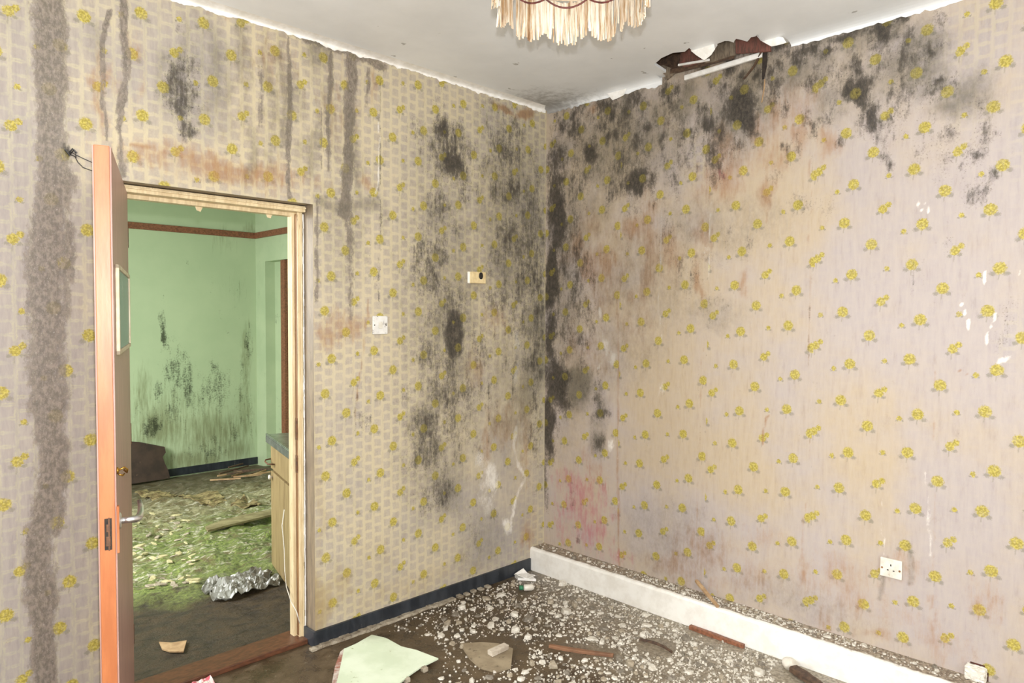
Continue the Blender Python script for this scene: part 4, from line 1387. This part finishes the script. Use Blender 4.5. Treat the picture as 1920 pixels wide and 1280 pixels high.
# crumpled grey-white plastic sheet
bm = bmesh.new()
bmesh.ops.create_grid(bm, x_segments=34, y_segments=26, size=0.5)
for v in bm.verts:
    x, y = v.co.x, v.co.y
    rr = math.hypot(x, y)
    h = 0.11*(0.5-rr)+0.10*abs(mnoise.noise(Vector((x*5, y*5, 1.3))))+0.05*abs(mnoise.noise(Vector((x*13, y*13, 5))))
    v.co = Vector((x*0.36*(1+.2*mnoise.noise(Vector((y*5, 0, 0)))), y*0.26*(1+.2*mnoise.noise(Vector((x*5, 3, 0)))), max(h, -0.01)*0.62))
p = at(450, 1082, 2, 0.06)
r = bmesh.ops.extrude_face_region(bm, geom=bm.faces[:])
for g in r['geom']:
    if isinstance(g, bmesh.types.BMVert):
        g.co.z -= 0.002
mb = MB()
mb.merge(bm)
o = mb.build('plastic_sheet', plain('grey_white_plastic_film', (150, 150, 144), (92, 90, 80), 9, rough=0.3, lo=.42, hi=.58, c3=(214, 214, 210), s3=16, t3=(.58, .66)))
o.location = (p.x, p.y, kh(p.x, p.y)+0.005)
tag(o, 'crumpled grey-white plastic sheet before the cabinet', 'plastic sheet')
# paint and paper flakes in the kitchen
m_flk = plain('yellowish_paper_flake', (196, 188, 146), (170, 160, 118), 4, rough=.6)
flk = [chip_mesh('paint_flake', .12, random.randint(5, 8), (m_chip_b, m_flk)[i % 2], random.uniform(.8, 1.4)) for i in range(8)]
k = 0
while k < 95:
    px, py = random.uniform(244, 505), random.uniform(966, 1105)
    p = at(px, py, 2, 0.03)
    s = random.uniform(.02, .075)
    if (p.x > -1.0 and p.y < 1.3) or (365 < px and 1025 < py) or (370 < px and py < 1022):
        continue
    o = bpy.data.objects.new('paint_flake', random.choice(flk))
    C.objects.link(o)
    o.location = (p.x, p.y, kh(p.x, p.y)+0.001)
    o.scale = (s, s*.7, s)
    o.rotation_euler = (random.uniform(-.25, .25), random.uniform(-.25, .25), random.uniform(0, 6.28))
    tag(o, 'pale paint or paper flake lying in kitchen moss', 'flake', 'pale flakes on the kitchen floor')
    k += 1
# sodden paper layers toward the back
m_pap = plain('sodden_paper', (160, 146, 104), (100, 84, 54), 11, (1, 2.5, 1), rough=0.55, c3=(64, 52, 34), s3=26, t3=(.52, .64), bump=0.6)
for i, (cx, cy, w_, lab) in enumerate(((292, 930, 44, 'sodden brown paper sheet rotting near the dark leaning board'), (385, 938, 50, 'sodden yellowish paper sheet rotting midway across far kitchen floor'), (462, 948, 36, 'sodden paper sheet rotting beside the kitchen cabinet'))):
    pxs = []
    for q in range(22):
        a = q/22*6.283
        pxs.append((cx+w_*math.cos(a)*random.uniform(.65, 1.1), cy+11*math.sin(a)*random.uniform(.5, 1.15)))
    ps = [kfl(x, y, 0.02) for x, y in pxs]
    bm = bmesh.new()
    f = bm.faces.new([bm.verts.new((p.x, p.y, 0)) for p in ps])
    bmesh.ops.triangulate(bm, faces=[f])
    bmesh.ops.subdivide_edges(bm, edges=bm.edges[:], cuts=5, use_grid_fill=True)
    for v in bm.verts:
        v.co.z = kh(v.co.x, v.co.y)+0.006+0.020*abs(mnoise.noise(Vector((v.co.x*6, v.co.y*9, 3+i))))+0.008*mnoise.noise(Vector((v.co.x*20, v.co.y*24, 1)))
    g_ = bmesh.ops.extrude_face_region(bm, geom=bm.faces[:])
    for v in [q for q in g_['geom'] if isinstance(q, bmesh.types.BMVert)]:
        v.co.z -= 0.005
    mb = MB()
    mb.merge(bm)
    tag(mb.build('rotten_paper', m_pap), lab, 'paper')
# sticks heaped against the far wall
for i in range(12):
    px, py = random.uniform(420, 500), random.uniform(876, 898)
    p = at(px, py, 2, 0.04)
    p.y = min(p.y, KY-0.25)
    p.x = min(p.x, KX-0.25)
    a = random.uniform(-.5, .5)
    L = random.uniform(.15, .42)
    z = kh(p.x, p.y)+0.010+0.0128*(i % 6)
    a3 = Vector((p.x-L/2*math.cos(a), p.y-L/2*math.sin(a), z))
    b3 = Vector((p.x+L/2*math.cos(a), min(p.y+L/2*math.sin(a), KY-0.03), z+random.uniform(0, .004)))
    o = stick('stick', a3, b3, 0.016, 0.012, (m_palewood, m_lath)[i % 2], 'thin stick in the heap at the kitchen corner', 'stick')
    o['group'] = 'sticks heaped in the kitchen corner'
# dark board against the far wall
m_dkboard = plain('dark_brown_damp_board', (66, 48, 40), (46, 33, 28), 8, rough=0.5, c3=(98, 76, 60), s3=30, t3=(.64, .74))
pxs = [(215, 826), (262, 829), (309, 838), (311, 848), (305, 856), (309, 868), (315, 880), (319, 897), (262, 912), (215, 916)]
ps = []
for x, y in pxs:
    q = at(x, y, 1, KY-0.06)
    f = max(0.0, min(1.0, q.z/0.45))
    q = at(x, y, 1, KY-0.12+0.09*f)
    q.z = max(q.z, 0.01)
    ps.append(q)
mb = MB().sheet(ps, (0, 1, 0.2), 0.012, 0.004, freq=6)
tag(mb.build('leaning_board', m_dkboard), 'dark brown torn board leaning on far green wall', 'board')

# ------------------------------------------------------------------ kitchen cabinet
m_cab = plain('cream_wood_cabinet', (150, 130, 92), (126, 106, 72), 8, (7, 7, 0.6), rough=0.45, c3=(110, 90, 58), s3=24, t3=(.6, .74))
m_steel = plain('stainless_steel', (196, 200, 200), (160, 164, 164), 20, rough=0.25, metal=0.9, bump=0)
m_greyedge = plain('grey_worktop_edge', (92, 96, 88), (70, 74, 68), 20, rough=0.5)
A0, A1 = Vector((-1.205, 1.085, 0)), Vector((-1.318, 0.64, 0))
d = (A1-A0).normalized()
cang = math.atan2(d.y, d.x)
cab = empty('kitchen_cabinet', (A0.x, A0.y, 0.0), cang)     # local +x along the front, local +y into the cabinet
tag(cab, 'cream wooden sink cabinet beyond the right door jamb', 'cabinet')
CW, CDp, CH = 0.70, 0.42, 0.795
MB().box((0, 0.018, -0.01), (CW, CDp, CH-0.03), 0.002).build('body', m_cab, cab)
MB().box((0.012, 0.0, 0.60), (CW-0.012, 0.018, CH-0.045), 0.003).build('drawer_front', m_cab, cab)
dd = MB().box((0.012, 0.0, 0.03), (CW/2-0.004, 0.018, 0.585), 0.003).build('door', m_cab, cab)
kk = MB().lathe([(0.004, 0), (0.006, 0.008), (0.014, 0.014), (0.013, 0.022), (0.005, 0.025)], 16, Matrix.Translation((0.055, 0.001, 0.555)) @ Matrix.Rotation(math.pi/2, 4, 'X')).build('knob', m_plastic, dd, True)
MB().box((CW/2+0.004, 0.0, 0.03), (CW-0.012, 0.018, 0.585), 0.003).build('door', m_cab, cab)
MB().box((-0.02, -0.022, CH-0.045), (CW+0.01, CDp+0.005, CH-0.008), 0.003).build('worktop', m_greyedge, cab)
mb = MB().box((-0.02, -0.022, CH-0.008), (CW+0.01, CDp+0.005, CH), 0.003)
mb.box((-0.02, -0.022, CH), (CW+0.01, -0.010, CH+0.006), 0.002)
mb.build('steel_top', m_steel, cab)
mb = MB()
mb.tube([(0.02, -0.002, 0.655), (0.02, -0.03, 0.652), (0.05, -0.04, 0.648), (0.12, -0.038, 0.645), (0.13, -0.002, 0.642)], 0.0045, 8)
mb.build('drawer_handle', m_rust, cab, True)
# white cable by the jamb
pts_ = [at(533, 955, 1, 0.24), at(529, 985, 1, 0.24), at(533, 1030, 1, 0.22), at(534, 1070, 1, 0.19), at(537, 1100, 1, 0.17), at(546, 1128, 1, 0.10), at(556, 1146, 1, 0.06), at(562, 1168, 1, 0.046)]
pts_[-1].z = max(pts_[-1].z, 0.03)
mb = MB().tube(pts_, 0.0022, 6)
tag(mb.build('white_cable', m_plastic, None, True), 'thin white cable hanging down beside the right jamb', 'cable')

# ------------------------------------------------------------------ wall fittings
def plate(p0, p1, axis):
    return (p0+p1)/2, abs((p1-p0).x if axis == 1 else (p1-p0).y), abs((p1-p0).z)


# light switch on the left wall
c, sw, sh = plate(at(697, 592, 1, 0), at(725, 626, 1, 0), 1)
sx = empty('light_switch', (c.x, 0, c.z))
tag(sx, 'white square light switch right of the doorway', 'light switch')
MB().box((-sw/2, -0.010, -sh/2), (sw/2, -0.0006, sh/2), 0.004).build('plate', plain('smudged_white_plastic', (222, 220, 215), (208, 205, 199), 20, rough=0.4, c3=(120, 112, 104), s3=46, t3=(.57, .65), bump=0.05), sx)
MB().box((-0.011, -0.0135, -0.016), (0.011, -0.0098, 0.016), 0.002).build('rocker', m_plastic, sx)
for s in (-1, 1):
    MB().lathe([(0.001, 0), (0.0032, 0), (0.0032, 0.001), (0.001, 0.0012)], 12, Matrix.Translation((s*0.033, -0.0099, 0)) @ Matrix.Rotation(math.pi/2, 4, 'X')).build('screw', m_dark, sx)
# broken thermostat-like box
c, sw, sh = plate(at(876, 509, 1, 0), at(904, 532, 1, 0), 1)
tx = empty('wall_box', (c.x, 0, c.z))
tag(tx, 'broken cream wall box with round black hole', 'wall box')
MB().box((-sw/2, -0.008, -sh/2), (-sw/2+0.020, -0.0006, sh/2), 0.002, jitter=0.0006).build('white_side', m_flap, tx)
MB().box((-sw/2+0.012, -0.030, -sh/2), (sw/2, -0.0006, sh/2), 0.003).build('case', m_cream_plastic, tx)
mb = MB().lathe([(0.002, 0), (0.0165, 0), (0.0165, 0.003), (0.012, 0.004), (0.011, 0.0025), (0.001, 0.002)], 20, Matrix.Translation((sw*0.16, -0.0296, sh*0.16)) @ Matrix.Rotation(math.pi/2, 4, 'X') @ Matrix.Diagonal((0.85, 1.15, 1, 1)))
mb.build('round_hole', m_black, tx)
MB().box((sw*0.16-0.004, -0.0325, -sh*0.18), (sw*0.16+0.004, -0.0295, -sh*0.11), 0.001).build('nib', m_plastic, tx)
# socket on the right wall
c, sw, sh = plate(at(1652, 1043, 0, 0), at(1692, 1086, 0, 0), 0)
so = empty('wall_socket', (0, c.y, c.z))
tag(so, 'square white three-pin wall socket low on right wall', 'socket')
sh = sw*0.94
MB().box((-0.011, -sw/2, -sh/2), (-0.0006, sw/2, sh/2), 0.003).build('plate', m_plastic, so)
for yy_, zz_, w_, h_ in ((0, 0.013, 0.004, 0.008), (0.011, -0.008, 0.0065, 0.004), (-0.011, -0.008, 0.0065, 0.004)):
    MB().box((-0.0118, yy_-w_/2, zz_-h_/2), (-0.0108, yy_+w_/2, zz_+h_/2)).build('pin_slot', m_black, so)
for s in (-1, 1):
    MB().lathe([(0.001, 0), (0.0042, 0), (0.0042, 0.001), (0.001, 0.0013)], 12, Matrix.Translation((-0.0108, s*0.033, -0.003)) @ Matrix.Rotation(-math.pi/2, 4, 'Y')).build('screw', plain('rusted_screw', (150, 104, 60), (110, 74, 44), 90, rough=.6), so)
# black wires by the top of the door
q = [at(x, y, 1, -0.008) for x, y in ((132, 284), (142, 290), (156, 297), (176, 306), (196, 300))]
q2 = [at(x, y, 1, -0.008) for x, y in ((140, 292), (146, 304), (156, 314), (178, 322), (200, 316))]
q3 = [at(x, y, 1, -0.010) for x, y in ((122, 280), (130, 291), (139, 281), (143, 294), (128, 288), (136, 279), (144, 287))]
mb = MB().tube(q, 0.0016, 6).tube(q2, 0.0016, 6).tube(q3, 0.0034, 6)
mb.tube([q[0], q[0]+Vector((0, 0.008, 0))], 0.004, 6)
tag(mb.build('loose_wire', m_black), 'knot of loose black wire on wall above the door', 'wire')

# ------------------------------------------------------------------ debris round the ceiling hole
# reddish key strip and grey backing seen at the far edge of the hole
def hole_sheet(name, pxs, x, mat, label, cat, thick=0.012, wob=0.006, z=None):
    ps = [at(px, py, 0, x) for px, py in pxs]
    return tag(MB().sheet(ps, (1, 0, 0), thick, wob, freq=22).build(name, mat), label, cat)


hole_sheet('red_plaster_key', [(1376, 60), (1446, 58), (1444, 96), (1400, 96), (1376, 100)], -0.055, m_redbrown, 'reddish broken plaster layer above the dark hanging strip', 'plaster layer')
hole_sheet('brown_backing', [(1334, 70), (1378, 62), (1378, 102), (1336, 116), (1320, 118)], -0.06, m_greyplaster, 'grey-brown ridged plaster layer in middle of ceiling hole', 'plaster layer')
hole_sheet('red_plaster_key', [(1276, 88), (1294, 84), (1318, 104), (1322, 114), (1284, 126), (1274, 122)], -0.07, m_redbrown, 'small reddish plaster layer left of the white flap', 'plaster layer')
stick('ceiling_lath', at(1258, 134, 0, -0.045), at(1376, 104, 0, -0.045), 0.016, 0.026, m_lath, 'dark brown lath crossing the ceiling hole', 'lath')
stick('ceiling_lath', at(1272, 122, 0, -0.075), at(1330, 112, 0, -0.075), 0.010, 0.010, m_flap, 'short whitish lath at the left in the ceiling hole', 'lath')
stick('white_batten', at(1284, 146, 0, -0.018), at(1436, 100, 0, -0.018), 0.014, 0.024, m_flap, 'white batten along wall top under the ceiling hole', 'batten')
hole_sheet('grey_plaster_piece', [(1224, 126), (1244, 122), (1270, 132), (1262, 140), (1250, 150), (1246, 140)], -0.05, m_greyplaster, 'grey triangular plaster piece at left end of hole', 'plaster piece', 0.008, 0.003)
# hanging flaps of white ceiling paint
def flap(pxs, x0, drop, label):
    ps = []
    for i, (px, py) in enumerate(pxs):
        ps.append(at(px, py, 0, x0))
    return tag(MB().sheet(ps, (1, 0, 0.15), 0.003, 0.004, freq=25).build('paint_flap', m_flap), label, 'paint flap')


HF = -0.215
flap([(1293, 84), (1338, 80), (1340, 92), (1333, 103), (1320, 113), (1306, 104), (1296, 96)], HF, 0, 'bright white paint flap hanging into ceiling hole')
flap([(1414, 62), (1440, 66), (1468, 70), (1474, 80), (1462, 84), (1446, 87), (1440, 78), (1426, 76)], -0.09, 0, 'white paint flap at end of the ceiling hole')
flap([(1131, 166), (1150, 164), (1176, 163), (1170, 178), (1158, 184), (1149, 188), (1140, 178)], -0.012, 0, 'white paint flap hanging near the room corner')
# hanging strips
mb = MB()
ps = [at(x, y, 0, -0.03) for x, y in ((1435, 74), (1434, 100), (1433, 125), (1431, 148))]
mb.sheet([ps[0]+Vector((0, .012, 0)), ps[0]-Vector((0, .012, 0)), ps[1]-Vector((0, .010, 0)), ps[2]-Vector((0, .010, 0)), ps[3]-Vector((0, .003, 0)), ps[3]+Vector((0, .006, 0)), ps[2]+Vector((0, .009, 0)), ps[1]+Vector((0, .010, 0))], (1, 0, 0), 0.004, 0.002)
tag(mb.build('hanging_strip', m_dark), 'straight dark strip hanging from end of ceiling hole', 'strip')
stick('hanging_strip', at(1428, 96, 0, -0.028), at(1394, 148, 0, -0.010), 0.012, 0.006, m_lath, 'slanting brown strip hanging below the ceiling hole', 'strip', bend=0.012)
stick('hanging_strip', at(1434, 148, 0, -0.008), at(1428, 192, 0, -0.006), 0.005, 0.004, m_palewood, 'thin torn straw-coloured strip hanging beneath the dark strip', 'strip', bend=0.004)

# ------------------------------------------------------------------ hanging lamp with ragged fringe
far = at(1068, 85, 2, 2.345)
hd_ = Vector((far.x-CAM.x, far.y-CAM.y, 0)).normalized()
LR = 0.217
lc = Vector((far.x, far.y, 0))-hd_*LR
lamp = empty('hanging_lamp', (lc.x, lc.y, 2.345))
tag(lamp, 'hanging ceiling lamp with ragged cream fringed shade', 'lamp')
t = NT('frayed_cream_fringe')
v = t.obj()
nz = t.noise(t.vscale(v, (1, 1, .06)), 70, 5, 0.7)
ny_ = t.noise(v, 9, 4, 0.6)
col = t.mix(t.step(nz, 0.38, 0.62), lin((172, 138, 98)), lin((234, 224, 204)))
col = t.mix(t.step(t.add(nz, t.mul(t.sub(ny_, .5), .5)), 0.3, 0.42, .9, 0), col, lin((116, 82, 56)))
m_fringe = t.fin(col, 0.55)
t.put(t.bsdf.inputs['Subsurface Weight'], 0.0)
m_shade = plain('stained_shade_fabric', (206, 188, 160), (160, 136, 112), 24, rough=0.7, c3=(110, 88, 72), s3=60, t3=(.56, .66))
m_trim = plain('dark_red_braid', (120, 64, 58), (88, 46, 44), 60, rough=0.6)
NP = 10
ctr = math.atan2(hd_.y, hd_.x)
z_rim = 0.142


def ringp(a, z, r=LR):
    return Vector((r*math.cos(a), r*math.sin(a), z))


# shade body (open below), wire frame, stem, canopy, bulb
t_ = bmesh.new()
prof = [(LR, z_rim-0.004), (LR*0.97, z_rim+0.04), (LR*0.82, z_rim+0.10), (LR*0.60, z_rim+0.15), (0.05, z_rim+0.175)]
n = 60
rings = [[t_.verts.new((r*math.cos(k*2*math.pi/n), r*math.sin(k*2*math.pi/n), z+0.004*mnoise.noise(Vector((k*.9, r*9, 0))))) for k in range(n)] for r, z in prof]
rings += [[t_.verts.new(((r-0.003)*math.cos(k*2*math.pi/n), (r-0.003)*math.sin(k*2*math.pi/n), z-0.003+0.004*mnoise.noise(Vector((k*.9, r*9, 0))))) for k in range(n)] for r, z in prof[::-1]]
for i in range(len(rings)-1):
    for k in range(n):
        t_.faces.new((rings[i][k], rings[i][(k+1) % n], rings[i+1][(k+1) % n], rings[i+1][k]))
mb = MB()
mb.merge(t_)
mb.build('shade', m_shade, lamp, True)
mb = MB().tube([ringp(k*2*math.pi/60, z_rim, LR-0.004) for k in range(61)], 0.003, 6, False)
mb.build('wire_hoop', m_rust, lamp, True)
MB().tube([(0, 0, z_rim+0.10), (0, 0, CEIL-2.345)], 0.006, 10).build('stem', m_brass, lamp, True)
MB().lathe([(0.004, 0.305), (0.035, 0.318), (0.05, 0.345), (0.05, CEIL+0.010-2.345)], 24).build('ceiling_rose', m_plastic, lamp, True)
MB().lathe([(0.003, 0.06), (0.018, 0.07), (0.028, 0.09), (0.026, 0.115), (0.014, 0.14), (0.012, 0.16)], 20).build('bulb', plain('frosted_bulb', (230, 228, 220), (215, 212, 205), 10, rough=.3), lamp, True)
half = math.pi/NP
for k in range(NP):
    a0 = ctr+math.pi+0.05+(k-NP/2)*2*half       # one scallop centred near the far side
    # scalloped braid
    pts2 = []
    for i in range(13):
        f = i/12*2-1
        pts2.append(ringp(a0+f*half, z_rim-0.004-0.024*(1-f*f), LR+0.002-0.006))
    MB().tube(pts2, 0.0028, 6).build('scallop_braid', m_trim, lamp, True)
    mb = MB()
    ns = 30
    rnd = random.Random(100+k)
    for i in range(ns):
        f = (i+.5)/ns*2-1
        a = a0+f*half
        rel = (a-ctr+math.pi) % (2*math.pi)-math.pi      # 0 at the far side, + to the left as seen from the camera
        ln = 0.106+0.036*(1-f*f)+0.005*rnd.uniform(-1, 1)-0.012*(rnd.random() < .12)
        if rnd.random() < 0.04:
            ln *= 0.75
        if 0.86 < rel < 0.93 or 1.28 < rel < 1.42:       # tears
            ln *= 0.25
        if rel > 1.42 and rel < 1.6:
            ln *= 0.55
        rr = LR+0.0035*rnd.uniform(-1, 1)
        w_ = LR*half/ns*rnd.choice((0.9, 1.3, 1.6, 2.1))
        zt = z_rim-0.002-0.02*(1-f*f)*rnd.uniform(.2, .6)
        zb = z_rim-ln
        sd = Vector((-math.sin(a), math.cos(a), 0))
        od = Vector((math.cos(a), math.sin(a), 0))
        bend = rnd.uniform(-.006, .006)
        rows = []
        for j in range(4):
            g = j/3
            c_ = od*(rr+0.004*g*rnd.uniform(-1, 1))+sd*bend*g*g+Vector((0, 0, zt+(zb-zt)*g))
            ww = w_*(1-0.35*g*rnd.random())
            rows.append([mb.bm.verts.new(c_+sd*ww*q+od*0.0009*r_) for q, r_ in ((-1, -1), (1, -1), (1, 1), (-1, 1))])
        for j in range(3):
            for q in range(4):
                mb.bm.faces.new((rows[j][q], rows[j][(q+1) % 4], rows[j+1][(q+1) % 4], rows[j+1][q]))
        mb.bm.faces.new(rows[0])
        mb.bm.faces.new(rows[3][::-1])
    mb.build('fringe', m_fringe, lamp)

# ------------------------------------------------------------------ the rest of the room, behind the camera
m_back = plain('back_wallpaper', (200, 186, 160), (178, 164, 146), 4, rough=0.6)
mb = MB()      # x = -4.2 with window 1
mb.box((-4.22, -4.4, 0), (-4.2, -3.55, CEIL+.02))
mb.box((-4.22, -1.95, 0), (-4.2, 0.0, CEIL+.02))
mb.box((-4.22, -3.55, 0), (-4.2, -1.95, 0.9))
mb.box((-4.22, -3.55, 2.3), (-4.2, -1.95, CEIL+.02))
tag(mb.build('wall_near', m_back), 'wall opposite the ledge, with a window', 'wall', kind='structure')
mb = MB()      # y = -4.4 with window 2
mb.box((-4.2, -4.42, 0), (-3.0, -4.4, CEIL+.02))
mb.box((-1.4, -4.42, 0), (0.02, -4.4, CEIL+.02))
mb.box((-3.0, -4.42, 0), (-1.4, -4.4, 0.9))
mb.box((-3.0, -4.42, 2.2), (-1.4, -4.4, CEIL+.02))
mb.box((0.0, -4.4, 0), (0.02, -4.0, CEIL+.02))
tag(mb.build('wall_back', m_back), 'wall behind the camera with a window', 'wall', kind='structure')
mb = MB()
for y in (-3.55, -2.76, -1.99):
    mb.box((-4.23, y, 0.9), (-4.19, y+0.04, 2.3), 0.003)
for z in (0.9, 2.26):
    mb.box((-4.23, -3.55, z), (-4.19, -1.95, z+0.04), 0.003)
tag(mb.build('window_1', m_frame), 'white window frame facing the ledge wall', 'window', kind='structure')
mb = MB()
for x in (-3.0, -2.22, -1.44):
    mb.box((x, -4.43, 0.9), (x+0.04, -4.39, 2.2), 0.003)
for z in (0.9, 2.16):
    mb.box((-3.0, -4.43, z), (-1.4, -4.39, z+0.04), 0.003)
tag(mb.build('window_2', m_frame), 'white window frame behind the camera', 'window', kind='structure')
